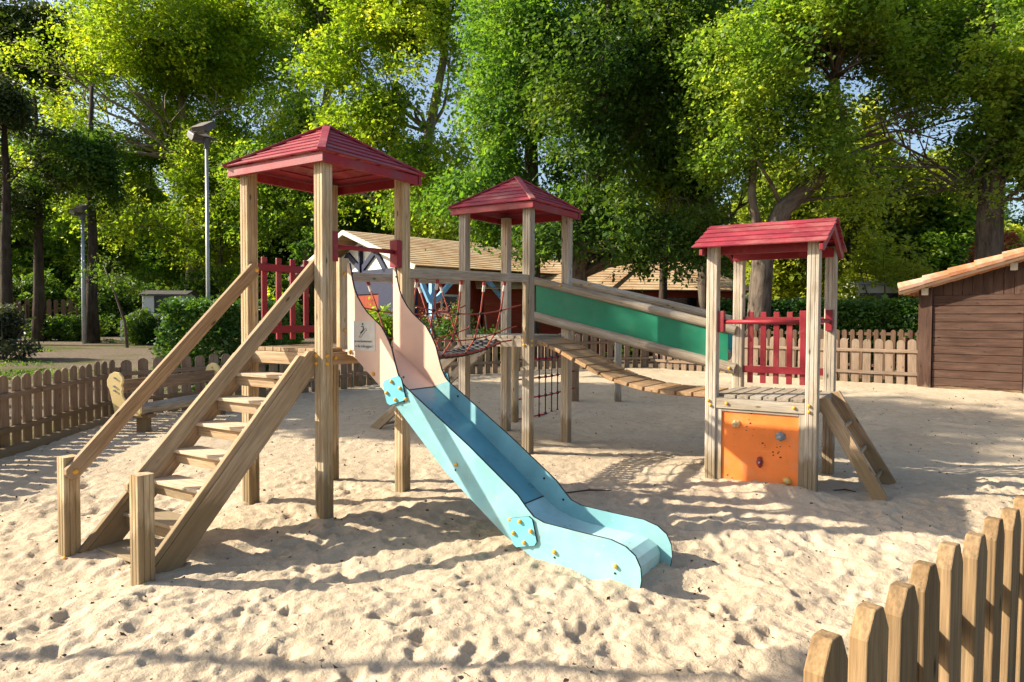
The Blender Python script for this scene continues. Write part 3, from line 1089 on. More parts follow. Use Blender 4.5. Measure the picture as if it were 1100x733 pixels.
for yy in (0.20, 0.78):
    m = MB(osl)
    m.prism(pinkp, (0, yy, 0), (1, 0, 0), (0, 0, 1), (0, 0.020, 0), 0, 1)
    pk = m.build('upper_side_panel', [M['pink'], M['edge']], sl)
    pk['label'] = 'peach pink upper side panel with wavy top edge'
    m = MB(osl)
    m.prism([(x, z) for x, z in bluep], (0, yy, 0), (1, 0, 0), (0, 0, 1), (0, 0.020, 0), 0, 1)
    bl = m.build('lower_side_panel', [M['blue'], M['edge']], sl)
    bl['label'] = 'light blue lower side panel with rounded end'
    # joint plates with bolts on both outer faces
    so = -1 if yy < 0.5 else 1
    for (cx, cz, w, rot) in ((0.645, 1.108, 0.125, 0.30), (1.915, 0.135, 0.125, 0.25)):
        m = MB(osl)
        w2, c_ = w, 0.03
        sq = [(-w2 + c_, -w2), (w2 - c_, -w2), (w2, -w2 + c_), (w2, w2 - c_), (w2 - c_, w2), (-w2 + c_, w2), (-w2, w2 - c_), (-w2, -w2 + c_)]
        ca, sa = math.cos(rot), math.sin(rot)
        sq = [(0.85 * (x * ca - z * sa), 0.85 * (x * sa + z * ca)) for x, z in sq]
        m.prism(sq, (cx, yy + so * 0.019, cz), (1, 0, 0), (0, 0, 1), (0, 0.016, 0), 0, 1)
        pl = m.build('joint_plate', [M['plate'], M['edge']], sl)
        b = MB(osl)
        for a in range(4):
            an = rot + a * math.pi / 2
            bolt(b, (cx + 0.078 * math.cos(an), yy + so * 0.027, cz + 0.078 * math.sin(an)), (0, so, 0), 0.016)
        b.pieces('plate_bolt', M['cap'], pl)
    b = MB(osl)
    for (x, z) in ((0.40, 1.235), (0.125, 1.42), (1.29, 0.56), (1.80, 0.205), (2.18, 0.03), (2.66, 0.02), (0.77, 1.045)):
        bolt(b, (x, yy + so * 0.010, z), (0, so, 0), 0.016)
    b.pieces('bolt_cap', M['cap'], sl)
    b = MB(osl)
    for (x, z) in ((0.36, 1.19), (0.12, 1.40), (1.28, 0.515), (2.18, -0.01), (2.655, -0.03), (0.745, 1.02)):
        b.tube([(x, yy + so * 0.006, z), (x, yy + so * 0.013, z)], 0.008, 8)
    for (x, z) in ((0.10 + 0.03, 2.10), (0.72, 1.22), (0.86, 1.02), (1.75, 0.40), (1.93, 0.25)):
        b.tube([(x, yy - so * 0.006, z), (x, yy - so * 0.0135, z)], 0.010, 8)
    b.pieces('bolt_hole', M['hole'], sl)
bed = [(0.0, 1.440), (0.09, 1.425), (0.16, 1.395), (0.24, 1.345), (0.33, 1.285), (0.45, 1.20), (0.60, 1.09)]
bed2 = [(0.60, 1.09), (0.9, 0.875), (1.2, 0.655), (1.5, 0.435), (1.74, 0.255)]
bed3 = [(1.74, 0.255), (1.82, 0.200), (1.92, 0.150), (2.03, 0.115), (2.2, 0.095), (2.4, 0.085), (2.56, 0.078), (2.66, 0.062), (2.73, 0.025), (2.755, -0.03), (2.75, -0.15)]


def bedmesh(pts, name, mat):
    m = MB(osl)
    ya, yb = 0.2115, 0.7685
    t = 0.018
    L0 = 0
    vs, gs, fs = [], [], []
    for i, (x, z) in enumerate(pts):
        a = pts[max(0, i - 1)]
        b_ = pts[min(len(pts) - 1, i + 1)]
        d = Vector((b_[0] - a[0], 0, b_[1] - a[1])).normalized()
        nn = Vector((-d.z, 0, d.x))
        if i:
            L0 += math.hypot(x - pts[i - 1][0], z - pts[i - 1][1])
        for yy, k in ((ya, 0), (yb, 0), (yb, 1), (ya, 1)):
            vs.append(Vector((x, yy, z)) - nn * t * k)
            gs.append((L0, yy, k * t))
    for i in range(len(pts) - 1):
        for k in range(4):
            k2 = (k + 1) % 4
            fs.append((4 * i + k, 4 * i + k2, 4 * i + 4 + k2, 4 * i + 4 + k)[::-1])
    fs.append((0, 1, 2, 3))
    fs.append(tuple(4 * (len(pts) - 1) + k for k in (3, 2, 1, 0)))
    m.raw(vs, fs, gs)
    o = m.build(name, mat, sl, smooth=False)
    return o


bedmesh(bed, 'slide_bed', M['pink'])
bedmesh([(0.602, 1.0885)] + bed2[1:], 'slide_bed', M['bed_blue'])
bedmesh([(1.742, 0.2535)] + bed3[1:], 'slide_bed', M['bed_end'])
m = MB(osl)
for yy in (0.2125, 0.7675):
    pass
m = MB(osl)
for px_, pz_ in ((0.60, 1.0945), (1.745, 0.256)):
    m.box((px_ - 0.004, 0.212, pz_ - 0.006), (px_ + 0.004, 0.768, pz_ + 0.001), 1)
m.pieces('seam', M['edge'], sl)
# safety sign
s = MB(osl)
s.prism([(0, 0), (0.285, 0), (0.285, 0.255), (0, 0.255)], (0.135, 0.1875, 1.43), (1, 0, 0), (0, 0, 1), (0, 0.004, 0))
sg = s.build('warning_sign', M['sign'], sl)
s = MB(osl)
yp = 0.1845


def stroke(pts, r):
    s.tube([(0.135 + a, yp, 1.43 + c) for a, c in pts], r, 6)


stroke([(0.098, 0.118), (0.118, 0.112), (0.175, 0.170), (0.190, 0.172), (0.188, 0.188), (0.172, 0.190), (0.110, 0.130), (0.098, 0.118)], 0.0018)
stroke([(0.150, 0.205), (0.152, 0.180), (0.118, 0.150)], 0.0055)
stroke([(0.152, 0.206), (0.126, 0.208)], 0.004)
s.ball((0.135 + 0.143, yp, 1.43 + 0.228), 0.010, 0, 8, 6, (1, 0.3, 1))
s.build('pictogram', M['ink'], sg)


def text(body, size, x, z, parent, loc_y):
    cu = bpy.data.curves.new('txt', 'FONT')
    cu.body = body
    cu.size = size
    cu.extrude = 0.0008
    ob = bpy.data.objects.new('tmp_text', cu)
    COL.objects.link(ob)
    bpy.context.view_layer.update()
    me = bpy.data.meshes.new_from_object(ob.evaluated_get(bpy.context.evaluated_depsgraph_get()))
    bpy.data.objects.remove(ob)
    me.materials.clear()
    me.materials.append(M['ink'])
    me.transform(Matrix.Translation(Vector((x, loc_y, z)) - Vector(osl)) @ Matrix.Rotation(math.pi / 2, 4, 'X'))
    o = link('lettering', me, parent)
    return o


text('et exclusivement', 0.030, 0.135 + 0.045, 1.43 + 0.072, sg, 0.1845)
text('e de toboggan !', 0.034, 0.135 + 0.055, 1.43 + 0.028, sg, 0.1845)

# --- rope bridge between the slide tower and the middle tower
nb_, onb = sthing('rope_bridge', 'red rope net bridge with black knots hanging between the two pyramid roofed towers', 'rope bridge', -0.5, 2.17, 0)
for x, y0, y1 in ((0.0, 1.058, 3.282), (-1.0, 1.058, 3.282)):
    m = MB(onb)
    m.beam((x, y0, 2.150), (x, y1, 2.215), 0.085, 0.095)
    m.build('top_beam', M['rail'], nb_, 0.008)


def sag(y):
    return 4 * (y - 1.0) * (3.34 - y) / (2.34 ** 2)


HY = [1.22, 1.54, 1.96, 2.39, 2.81, 3.18]
for side in (0, 1):
    fx = (lambda v: v) if side == 0 else (lambda v: -1.0 - v)
    r = MB(onb)
    kn = MB(onb)
    fer = MB(onb)
    lines = {0.12: [], 0.22: [], 0.34: []}
    yy = np.linspace(1.07, 3.27, 23)
    lev = ((0.10, 1.90, 0.14), (0.20, 1.64, 0.18), (0.32, 1.46, 0.17))
    for dx, z0, dz in lev:
        r.tube([(fx(-dx * min(1, 6 * min(y - 1.0, 3.34 - y) + 0.2)), y, z0 - dz * sag(y)) for y in yy], 0.0085 if z0 > 1.5 else 0.011, 6)
    for i, y in enumerate(HY[:-1] if side == 0 else HY[:-1]):
        zt = 2.105 + (y - 1.06) * 0.0293
        y2 = y + 0.06
        pts = [(fx(0.0), y, zt), (fx(-0.10), y2, 1.90 - 0.14 * sag(y2)), (fx(-0.20), y2 + 0.02, 1.64 - 0.18 * sag(y2)), (fx(-0.32), y2, 1.46 - 0.17 * sag(y2))]
        r.tube(pts, 0.0095, 6)
        for p in pts[1:]:
            kn.ball(p, 0.021, 0, 8, 6)
        a, b_ = Vector(pts[0]), Vector(pts[1])
        fer.tube([a.lerp(b_, 0.13), a.lerp(b_, 0.33)], 0.017, 8, 0)
        fer.tube([a + Vector((0, 0, 0.01)), a.lerp(b_, 0.13)], 0.021, 8, 1)
    r.pieces('side_rope', M['rope'], nb_, smooth=True)
    kn.pieces('knot', M['rubber'], nb_, smooth=True)
    fer.pieces('rope_ferrule', [M['ferrule'], M['shackle']], nb_)
fl = MB(onb)
fk = MB(onb)
for y in np.arange(1.12, 3.26, 0.094):
    z = 1.455 - 0.175 * sag(y)
    for xa in (-0.66, -0.52, -0.38):
        fk.tube([(xa - 0.058, y, z), (xa - 0.02, y, z - 0.004), (xa + 0.02, y, z - 0.004), (xa + 0.058, y, z)], [0.022, 0.030, 0.030, 0.022], 7)
for xa in (-0.60, -0.45):
    fl.tube([(xa, y, 1.46 - 0.175 * sag(y)) for y in np.linspace(1.05, 3.29, 20)], 0.012, 6)
for y in np.arange(1.20, 3.26, 0.188):
    z = 1.455 - 0.175 * sag(y)
    fl.tube([(-0.70, y, z), (-0.32, y, z)], 0.009, 6)
fl.pieces('floor_rope', M['rubber'], nb_, smooth=True)
fk.pieces('floor_bead', M['rubber'], nb_, smooth=True)
m = MB(onb)
m.box((0.003, 1.062, 1.46), (0.043, 1.13, 2.10), 2)
m.box((0.003, 3.21, 1.40), (0.043, 3.28, 2.17), 2)
m.pieces('end_batten', M['post'], nb_, 0.004)

# --- suspended plank bridge
pb, opb = sthing('plank_bridge', 'sagging bridge of thick orange-brown planks between middle and low tower', 'plank bridge', 1.2, 3.8, 0)
curve = [(0.075, 1.455), (0.37, 1.355), (0.70, 1.19), (1.07, 1.03), (1.48, 0.935), (1.82, 0.905), (2.14, 0.905), (2.29, 0.905)]
cum = [0]
for i in range(1, len(curve)):
    cum.append(cum[-1] + math.hypot(curve[i][0] - curve[i - 1][0], curve[i][1] - curve[i - 1][1]))


def cpt(s_):
    return np.interp(s_, cum, [c[0] for c in curve]), np.interp(s_, cum, [c[1] for c in curve])


NP = 12
pitch = cum[-1] / NP
for i in range(NP):
    x0, z0 = cpt(i * pitch + 0.012)
    x1, z1 = cpt((i + 1) * pitch - 0.012)
    m = MB(opb)
    jj = random.uniform(-0.012, 0.012)
    dd = Vector((x1 - x0, 0, z1 - z0)).normalized()
    c = Vector(((x0 + x1) / 2, 0, (z0 + z1) / 2))
    m.beam(c + Vector((0, 3.40 + jj, -0.022)), c + Vector((0, 4.16 + jj, -0.022)), pitch - 0.024, 0.046, Vector((-dd.z, 0, dd.x)))
    m.build('plank', M['bridge'], pb, 0.005)
m = MB(opb)
for yy in (3.52, 4.04):
    m.tube([(*(lambda q: (q[0], yy))(cpt(s_)), cpt(s_)[1] - 0.055) for s_ in np.linspace(0, cum[-1], 24)], 0.008, 6)
m.pieces('support_cable', M['shackle'], pb)

# --- sloping guard wall, and its twin behind
def guard(name, label, yy, xa, xb, zrail0, slope, panel_mat, span, full=True):
    gth, og = sthing(name, label, 'guard wall', (xa + xb) / 2, yy, 0, 'sloping guard walls of the plank bridge')
    zr_ = lambda x: zrail0 + slope * (x - xa)
    zl_ = lambda x: zrail0 - 0.49 + (slope + 0.012) * (x - xa)
    m = MB(og)
    m.tube([(xa, yy - 0.012, zr_(xa)), ((xa + xb) / 2, yy - 0.012, zr_((xa + xb) / 2) + 0.006), (xb, yy - 0.012, zr_(xb))], 0.056, 14)
    m.build('top_rail', M['rail'], gth, 0.006)
    m = MB(og)
    m.tube([(xa, yy - 0.012, zl_(xa)), (xb, yy - 0.012, zl_(xb))], 0.066, 14)
    m.build('bottom_rail', M['rail'], gth, 0.006)
    m = MB(og)
    x0_, x1_ = xa + 0.02, xb - span
    m.prism([(x0_, zl_(x0_) + 0.04), (x1_, zl_(x1_) + 0.04), (x1_, zr_(x1_) - 0.03), (x0_, zr_(x0_) - 0.03)], (0, yy + 0.004, 0), (1, 0, 0), (0, 0, 1), (0, 0.018, 0))
    m.build('guard_panel', panel_mat, gth)
    b = MB(og)
    bolt(b, (xb - 0.06, yy - 0.076, zl_(xb - 0.06)), (0, -1, 0), 0.018)
    bolt(b, (0.0, yy - 0.066, zr_(0) + 0.02), (0, -1, 0), 0.016)
    b.pieces('bolt_cap', M['cap'], gth)
    return gth


guard('guard_wall', 'sloping green panel between two grey rails behind the plank bridge', 4.225, -0.44, 2.345, 2.240, -0.236, M['green'], 0.10)
guard('guard_wall', 'teal guard panel mostly hidden behind the sloping green panel', 5.05, -0.30, 2.05, 2.262, -0.236, M['teal'], -0.02)
bx, by = l2w(2.285, 4.9)

# --- climbing net frame behind the middle tower
cn = thing('climbing_net', 'small red rope climbing net between a round log and a square post behind middle tower', 'climbing net', (0.6, 12.2, 0.05))
m = MB((0.6, 12.2, 0.05))
m.tube([(0.05, 11.16, -0.2), (0.05, 11.16, 1.30)], 0.062, 14)
m.build('log_post', M['post'], cn)
m = MB((0.6, 12.2, 0.05))
m.box((1.13, 13.2, -0.2), (1.26, 13.33, 1.30), 2)
m.build('square_post', M['fence'], cn, 0.006)
a, b_ = Vector((0.11, 11.28, 0)), Vector((1.17, 13.2, 0))
m = MB((0.6, 12.2, 0.05))
for z in (0.10, 0.42, 0.74, 1.06, 1.28):
    m.tube([a + Vector((0, 0, z + 0.0)), a.lerp(b_, 0.5) + Vector((0, 0, z - 0.03)), b_ + Vector((0, 0, z))], 0.013, 6)
m.pieces('net_rope', M['rope_red'], cn, smooth=True)
m = MB((0.6, 12.2, 0.05))
for i in range(1, 9):
    q = a.lerp(b_, i / 9)
    m.tube([q + Vector((0, 0, 0.07)), q + Vector((0, 0, 1.27))], 0.011, 6)
    for z in (0.10, 0.42, 0.74, 1.06):
        m.ball(q + Vector((0, 0, z - 0.02)), 0.026, 0, 7, 5, (1, 1, 1.3))
m.pieces('net_strand', M['rubber'], cn, smooth=True)
m = MB((2.0, 13.3, 0.1))
m.box((1.945, 13.245, -0.2), (2.065, 13.365, 1.38), 2)
o = m.build('timber_post', M['post_grey'], None, 0.006)
o.location = (2.0, 13.3, 0.1)
tag(o, 'blue-grey square timber post standing alone under the sloping green panel', 'post')

# --- plank ladder leaning at the back of the middle tower
lw, olw = sthing('ramp_ladder', 'weathered plank ladder rising from the sand behind slide to the middle tower', 'ladder', -2.4, 3.9, 0)
for yy in (3.55, 4.15):
    m = MB(olw)
    m.beam((-2.95, yy, -0.03), (-1.08, yy, 1.42), 0.045, 0.13)
    m.build('ladder_rail', M['rail'], lw, 0.005)
for t in np.linspace(0.1, 0.92, 6):
    m = MB(olw)
    x, z = -2.95 + 1.87 * t, -0.03 + 1.45 * t
    m.tube([(x, 3.575, z), (x, 4.125, z)], 0.022, 8)
    m.build('rung', M['rail'], lw)

# ------------------------------------------------------------------ picket fences
def picket_mesh(kind, h, w, t, mat):
    m = MB()
    if kind == 'cut':
        c = w * 0.52
        poly = [(-w / 2, 0), (w / 2, 0), (w / 2, h - c), (w * 0.23, h - c * 0.10), (w * 0.17, h), (-w * 0.17, h), (-w * 0.23, h - c * 0.10), (-w / 2, h - c)]
    else:
        poly = [(-w / 2, 0), (w / 2, 0)] + [(w / 2 * math.cos(a), h - w * 0.42 + w * 0.42 * math.sin(a)) for a in np.linspace(0.0, math.pi, 9)]
    m.prism(poly, (0, 0, 0), (1, 0, 0), (0, 0, 1), (0, t, 0), long_axis=1)
    return m.mesh('picket', mat)


def fence(name, label, pts, spacing, h, w, t, mat, kind='round', rails=(0.30, 0.74), side=1, jitter=0.012, sink=0.08, postspan=2.0, hz=None, group='picket fences round the sand', start=0.1):
    c = pts[len(pts) // 2] if len(pts) > 2 else pts[0]
    root = thing(name, label, 'fence', (c[0], c[1], gz(*c)), 0, group)
    rl = Vector((c[0], c[1], gz(*c)))
    mesh = [picket_mesh(kind, h + sink + random.uniform(-0.01, 0.015), w * random.uniform(0.95, 1.05), t, mat) for _ in range(5)]
    acc = start
    for (x0, y0), (x1, y1) in zip(pts[:-1], pts[1:]):
        L_ = math.hypot(x1 - x0, y1 - y0)
        ang = math.atan2(y1 - y0, x1 - x0)
        nx_, ny_ = -math.sin(ang) * side, math.cos(ang) * side
        za, zb = gz(x0, y0), gz(x1, y1)
        for rz_ in rails:
            m = MB(rl)
            m.beam((x0 + nx_ * (t / 2 + 0.021), y0 + ny_ * (t / 2 + 0.021), za + rz_ * h), (x1 + nx_ * (t / 2 + 0.021), y1 + ny_ * (t / 2 + 0.021), zb + rz_ * h), 0.04, 0.07)
            m.build('fence_rail', mat, root, 0.004)
        npst = max(1, int(L_ / postspan))
        if kind == 'cut':
            npst = 0
        for i in range(npst + 1 if L_ > 1 and npst else 0):
            q = min(1, (i + 0.02) / npst)
            xx, yy = x0 + (x1 - x0) * q - nx_ * (t / 2 + 0.045), y0 + (y1 - y0) * q - ny_ * (t / 2 + 0.045)
            z = gz(xx, yy)
            m = MB(rl)
            m.box((xx - 0.04, yy - 0.04, z - 0.2), (xx + 0.04, yy + 0.04, z + h * 0.86), 2)
            m.build('fence_post', mat, root, 0.005)
        while acc < L_:
            q = acc / L_
            xx, yy = x0 + (x1 - x0) * q, y0 + (y1 - y0) * q
            z = gz(xx, yy) - sink + random.uniform(-jitter, jitter)
            link('picket', random.choice(mesh), root, 0.004, (xx - rl.x, yy - rl.y, z - rl.z),
                 (random.uniform(-0.012, 0.012), random.uniform(-0.02, 0.02), ang + random.uniform(-0.03, 0.03)))
            acc += spacing * (random.uniform(0.985, 1.015) if kind == 'cut' else random.uniform(0.95, 1.05))
        acc -= L_
    return root


fence('picket_fence', 'brown picket fence with rounded tops along left edge of the sand', [(-6.25, 6.0), (-6.39, 8.74), (-6.62, 11.72)], 0.232, 0.93, 0.178, 0.024, M['fence'], 'round', (0.27, 0.74), -1)
fence('picket_fence', 'brown picket fence behind the bench running back from the left corner', [(-6.60, 11.76), (-5.4, 12.75), (-3.42, 14.98)], 0.235, 0.93, 0.172, 0.024, M['fence'], 'round', (0.27, 0.74), -1, start=0.15)
fence('picket_fence', 'shadowed picket fence seen under the rope bridge at the far side', [(-3.36, 15.04), (-1.0, 18.0), (1.36, 19.58)], 0.24, 0.95, 0.15, 0.024, M['fence'], 'round', (0.27, 0.74), -1, start=0.15)
fence('picket_fence', 'weathered picket fence below the sloping green panel', [(1.44, 19.6), (3.86, 20.0)], 0.24, 0.95, 0.16, 0.024, M['fence_far'], 'round', (0.27, 0.74), -1, start=0.15)
fence('picket_fence', 'pale brown picket fence running from behind the low tower to the shed', [(3.95, 19.95), (6.3, 17.2), (8.75, 14.9)], 0.235, 0.93, 0.165, 0.024, M['fence_far'], 'round', (0.22, 0.74), -1, start=0.15)
fence('picket_fence', 'honey brown picket fence close to the viewer at lower right', [(0.69, 1.54), (3.2, 3.845)], 0.2205, 1.115, 0.130, 0.046, M['near_fence'], 'cut', (0.30, 0.76), 1, 0.006, 0.1, 1.6, start=0.01)
# taller dark fence in front of the hedge
fence('paling_fence', 'dark tall paling fence directly in front of the right hedge', [(5.6, 18.9), (8.9, 15.9), (9.2, 15.7)], 0.17, 1.10, 0.10, 0.02, M['dark_fence'], 'round', (0.25, 0.92), 1, group='dark fences beyond the sand')
fence('paling_fence', 'dark tall paling fence among the trunks at far left', [(-27.5, 36), (-22.4, 36.4)], 0.36, 1.9, 0.22, 0.03, M['dark_fence'], 'round', (0.2, 0.7), 1, group='dark fences beyond the sand')

m = MB((-6.3, 9.5, 0))
m.tube([(-6.16, 7.0, 0.02), (-6.20, 8.7, 0.03), (-6.30, 10.1, 0.05)], 0.09, 12)
o = m.build('border_log', M['fence'], None, smooth=False)
o.location = (-6.3, 9.5, 0)
tag(o, 'round border log on the sand at the foot of the left fence, nearer piece', 'log', 'border logs along the fence')
m = MB((-6.4, 11, 0))
m.tube([(-6.30, 10.13, 0.05), (-6.38, 10.9, 0.06), (-6.44, 11.75, 0.07)], 0.085, 12)
o = m.build('border_log', M['fence'], None)
o.location = (-6.4, 11, 0)
tag(o, 'round border log at the foot of the left fence, the piece nearest the corner', 'log', 'border logs along the fence')

# ------------------------------------------------------------------ bench
BA = math.atan2(2.4, 0.5) - math.pi / 2     # bench length runs along +y of its own frame
bn = thing('bench', 'wooden bench with cream animal-shaped end panels beside the left fence', 'bench', (-5.25, 11.1, 0.03), BA)
prof = [(0.06, 0.20), (0.0, 0.45), (-0.055, 0.66), (-0.085, 0.70), (-0.09, 0.78), (-0.05, 0.86), (0.03, 0.905), (0.11, 0.89), (0.165, 0.83), (0.17, 0.76), (0.145, 0.71), (0.165, 0.67),
        (0.15, 0.63), (0.16, 0.56), (0.20, 0.50), (0.26, 0.475), (0.34, 0.48), (0.43, 0.54), (0.475, 0.555), (0.48, 0.50), (0.455, 0.44), (0.455, 0.33), (0.42, 0.29), (0.22, 0.27)]
for yy in (-1.12, 1.12):
    m = MB()
    m.prism([(x - 0.22, z) for x, z in prof], (0, yy, 0), (1, 0, 0), (0, 0, 1), (0, 0.035, 0))
    e = m.build('end_panel', M['cream'], bn, 0.004)
    b = MB()
    for (x, z) in ((-0.19, 0.70), (-0.185, 0.64), (0.12, 0.36), (-0.18, 0.82)):
        b.tube([(x, yy - 0.018, z), (x, yy - 0.03, z)], 0.015, 8)
    b.pieces('bolt_head', M['steel'], e)
m = MB()
m.beam((-0.155, -1.10, 0.685), (-0.155, 1.10, 0.685), 0.04, 0.19)
m.build('backrest', M['fence'], bn, 0.008)
m = MB()
m.tube([(0.13, -1.06, 0.36), (0.13, 0, 0.365), (0.13, 1.06, 0.36)], 0.085, 14)
m.build('log_seat', M['rail'], bn)
for yy in (-0.9, 0.9):
    m = MB()
    m.box((-0.05, yy - 0.09, 0.235), (0.24, yy + 0.09, 0.285), 0)
    m.box((0.02, yy - 0.065, -0.15), (0.17, yy + 0.065, 0.232), 2)
    m.build('leg', M['fence'], bn, 0.006)

# ------------------------------------------------------------------ lamp posts
def lamp(label, x, y, ztop, r, yaw, zb=None):
    zb = gz(x, y) if zb is None else zb
    t = thing('lamp_post', label, 'lamp post', (x, y, zb), yaw, 'tall floodlight posts')
    H = ztop - zb
    m = MB()
    m.tube([(0, 0, -0.2), (0, 0, H * 0.45), (0, 0, H - 0.25)], [r, r * 0.92, r * 0.72], 14)
    m.build('pole', M['steel'], t, smooth=True)
    m = MB()
    m.tube([(0, 0, H - 0.45), (0, 0, H - 0.2)], r * 1.25, 12)
    m.beam((-0.25, 0, H - 0.22), (0.25, 0, H - 0.22), 0.06, 0.06)
    m.pieces('bracket', M['lamp_body'], t)
    for (dx, dy, dz, tilt, yw) in ((0.05, -0.22, 0.03, 0.55, -0.55), (-0.45, 0.10, -0.13, 0.45, 0.75)):
        ex = Vector((math.cos(yw), math.sin(yw), 0))
        ey = Vector((-math.sin(yw), math.cos(yw), 0))
        f = (-ey * math.cos(tilt) - Vector((0, 0, 1)) * math.sin(tilt))
        up_ = ex.cross(f) * -1
        if up_.z < 0:
            up_ = -up_
        c = Vector((dx * 0.5, dy, H + dz))
        m = MB()
        m.prism([(-0.18, -0.07), (0.16, -0.11), (0.22, -0.02), (0.22, 0.07), (-0.14, 0.07)], c, f, up_, ex * 0.46)
        hd = m.build('floodlight', M['lamp_body'], t, 0.012)
        m = MB()
        m.prism([(-0.15, 0.072), (0.235, 0.072), (0.235, 0.090), (-0.15, 0.090)], c, f, up_, ex * 0.47)
        m.build('cover', M['lamp_top'], hd, 0.006)
        m = MB()
        m.prism([(0.160, -0.122), (0.225, -0.025), (0.235, -0.03), (0.170, -0.127)], c, f, up_, ex * 0.38)
        m.build('glass', M['glass'], hd)
    return t


lamp('tall grey floodlight post rising behind the clipped hedge left of slide tower', -7.75, 18.0, 6.45, 0.052, 0.1)
lamp('slim grey floodlight post standing on the grass at far left', -18.2, 30.0, 6.3, 0.09, 0.3)
lamp('grey floodlight post left of the sandpit, throwing its long shadow over the near sand', -9.2, 4.06, 6.6, 0.062, 0.2)
gl = thing('globe_lamp', 'small white globe lamp on a thin pole above the hedge behind low tower', 'lamp post', (11.0, 30.0, 0.6))
m = MB()
m.tube([(0, 0, -0.2), (0, 0, 2.45)], 0.035, 10)
m.build('pole', M['white'], gl)
m = MB()
m.ball((0, 0, 2.62), 0.19, 0, 14, 10)
m.build('globe', M['globe'], gl, smooth=True)

# ------------------------------------------------------------------ shed
SA = math.atan2(-1.35, 1.55)
sh = thing('shed', 'dark brown plank shed with orange tiled roof at the right edge of the sand', 'shed', (8.56, 14.85, 0.3), SA)
m = MB()
W_, D_ = 3.6, 3.0
eave, rise = 2.10, 0.30
for i in range(13):        # front boards, lapped
    z = -0.1 + i * 0.165
    if z > 1.75:
        break
    m.box((0.26, -0.008 + random.uniform(-0.006, 0.006), z), (1.80, 0.022, z + 0.152), 0)
m.box((0.26, 0.008, -0.1), (1.80, 0.06, 1.9), 2)
for i in range(9):
    x = 0.26 + i * 0.172
    m.box((x + 0.004, -0.004 + 0.006 * (i % 2), 1.93), (x + 0.168, 0.03, 2.14 + x * 0.29), 2)
m.box((0.26, -0.02, 1.83), (1.80, 0.03, 1.925), 0)
m.box((0.0, -0.05, -0.1), (0.25, 0.20, 2.13), 2)
m.box((1.81, -0.03, -0.1), (2.06, 0.20, 2.70), 2)
for i in range(13):
    z = -0.1 + i * 0.165
    m.box((2.07, -0.008, z), (3.6, 0.022, z + 0.152), 0)
m.box((2.07, 0.023, -0.1), (3.6, 0.06, 2.6), 2)
m.prism([(0, 0.2), (D_, 0.2), (D_, 2.12), (0, 2.12)], (0.06, 0.20, -0.1), (0, 1, 0), (0, 0, 1), (0.05, 0, 0))
m.build('plank_wall', M['shed'], sh, 0.004)
rt = MB()
rl_ = math.hypot(4.0, 4.0 * rise)
xs = -0.32
nt_ = 9
for i in range(nt_):
    a0 = xs + i * 0.45
    a1 = a0 + 0.49
    for j in range(7):
        y0 = -0.33 + j * 0.5
        q = [(a0, y0, eave + 0.10 + (a0) * rise), (a1, y0, eave + 0.075 + a1 * rise), (a1, y0 + 0.24, eave + 0.075 + a1 * rise), (a0, y0 + 0.24, eave + 0.10 + a0 * rise)]
        if j == 0:
            slab(rt, q[:], 0.02, Vector((-rise, 0, 1)).normalized())
        rt.tube([(a0, y0 + 0.06, eave + 0.085 + a0 * rise), (a1, y0 + 0.06, eave + 0.065 + a1 * rise)], [0.115, 0.095], 10)
        rt.tube([(a0, y0 + 0.31, eave + 0.045 + a0 * rise), (a1, y0 + 0.31, eave + 0.035 + a1 * rise)], [0.12, 0.10], 8)
rf = rt.build('roof', M['tile_orange'], sh)
m = MB()
m.beam((xs, -0.33, eave - 0.02 + xs * rise), (3.7, -0.33, eave - 0.02 + 3.7 * rise), 0.03, 0.09)
m.box((xs + 0.05, -0.30, eave - 0.12), (xs + 0.10, 3.2, eave - 0.03), 1)
m.pieces('rafter', M['dark_fence'], sh, 0.004)
m = MB()
for x in (0.12, 1.63):
    m.box((x - 0.06, -0.12, eave - 0.20 + x * rise), (x + 0.06, -0.052, eave - 0.05 + x * rise), 2)
m.pieces('rafter_end', M['offwhite'], sh, 0.006)

# ------------------------------------------------------------------ house behind
RD = Vector((0.75, 0.66, 0)).normalized()
GD = Vector((0.66, -0.75, 0)).normalized()
hz0 = 0.40
ap = Vector((-5.65, 25.6, 0))
HALF = 4.62
hang_ = math.atan2(GD.y, GD.x)      # local x along gable, local y along ridge
hs = thing('house', 'low house with brown tiled gable roof, red boards and light blue porch posts', 'house', (ap.x, ap.y, hz0), hang_)
LN = 7.4
zap, zev = 4.85 - hz0, 3.36 - hz0
m = MB()
nrow = 16
ov = 0.5
for sg in (1, -1):
    for i in range(nrow):
        t0, t1_ = i / nrow, min(1, (i + 1.15) / nrow)
        pt_ = lambda t, y, lift: Vector((sg * HALF * (1 - t), y, zev + (zap - zev) * t + lift))
        nrm = Vector((sg * (zap - zev), 0, HALF)).normalized()
        q = [pt_(t0, -ov, 0.018), pt_(t0, LN, 0.018), pt_(t1_, LN, 0.0), pt_(t1_, -ov, 0.0)]
        if sg < 0:
            q = [q[1], q[0], q[3], q[2]]
        slab(m, q if True else q[::-1], 0.03, nrm)
hr = m.build('roof', M['tile'], hs)
m = MB()
for sg in (1, -1):
    m.beam((sg * HALF, -ov - 0.03, zev - 0.07), (0, -ov - 0.03, zap - 0.07), 0.05, 0.16)
m.box((HALF - 0.16, -ov, zev - 0.16), (HALF - 0.12, LN, zev - 0.05), 1)
m.pieces('barge_board', M['offwhite'], hr)
m = MB()
m.prism([(-HALF + 0.8, zev - 0.1), (HALF - 0.8, zev - 0.1), (0, zap - 0.25)], (0, 0.3, 0), (1, 0, 0), (0, 0, 1), (0, 0.08, 0))
m.build('gable_board', M['white'], hs)
m = MB()
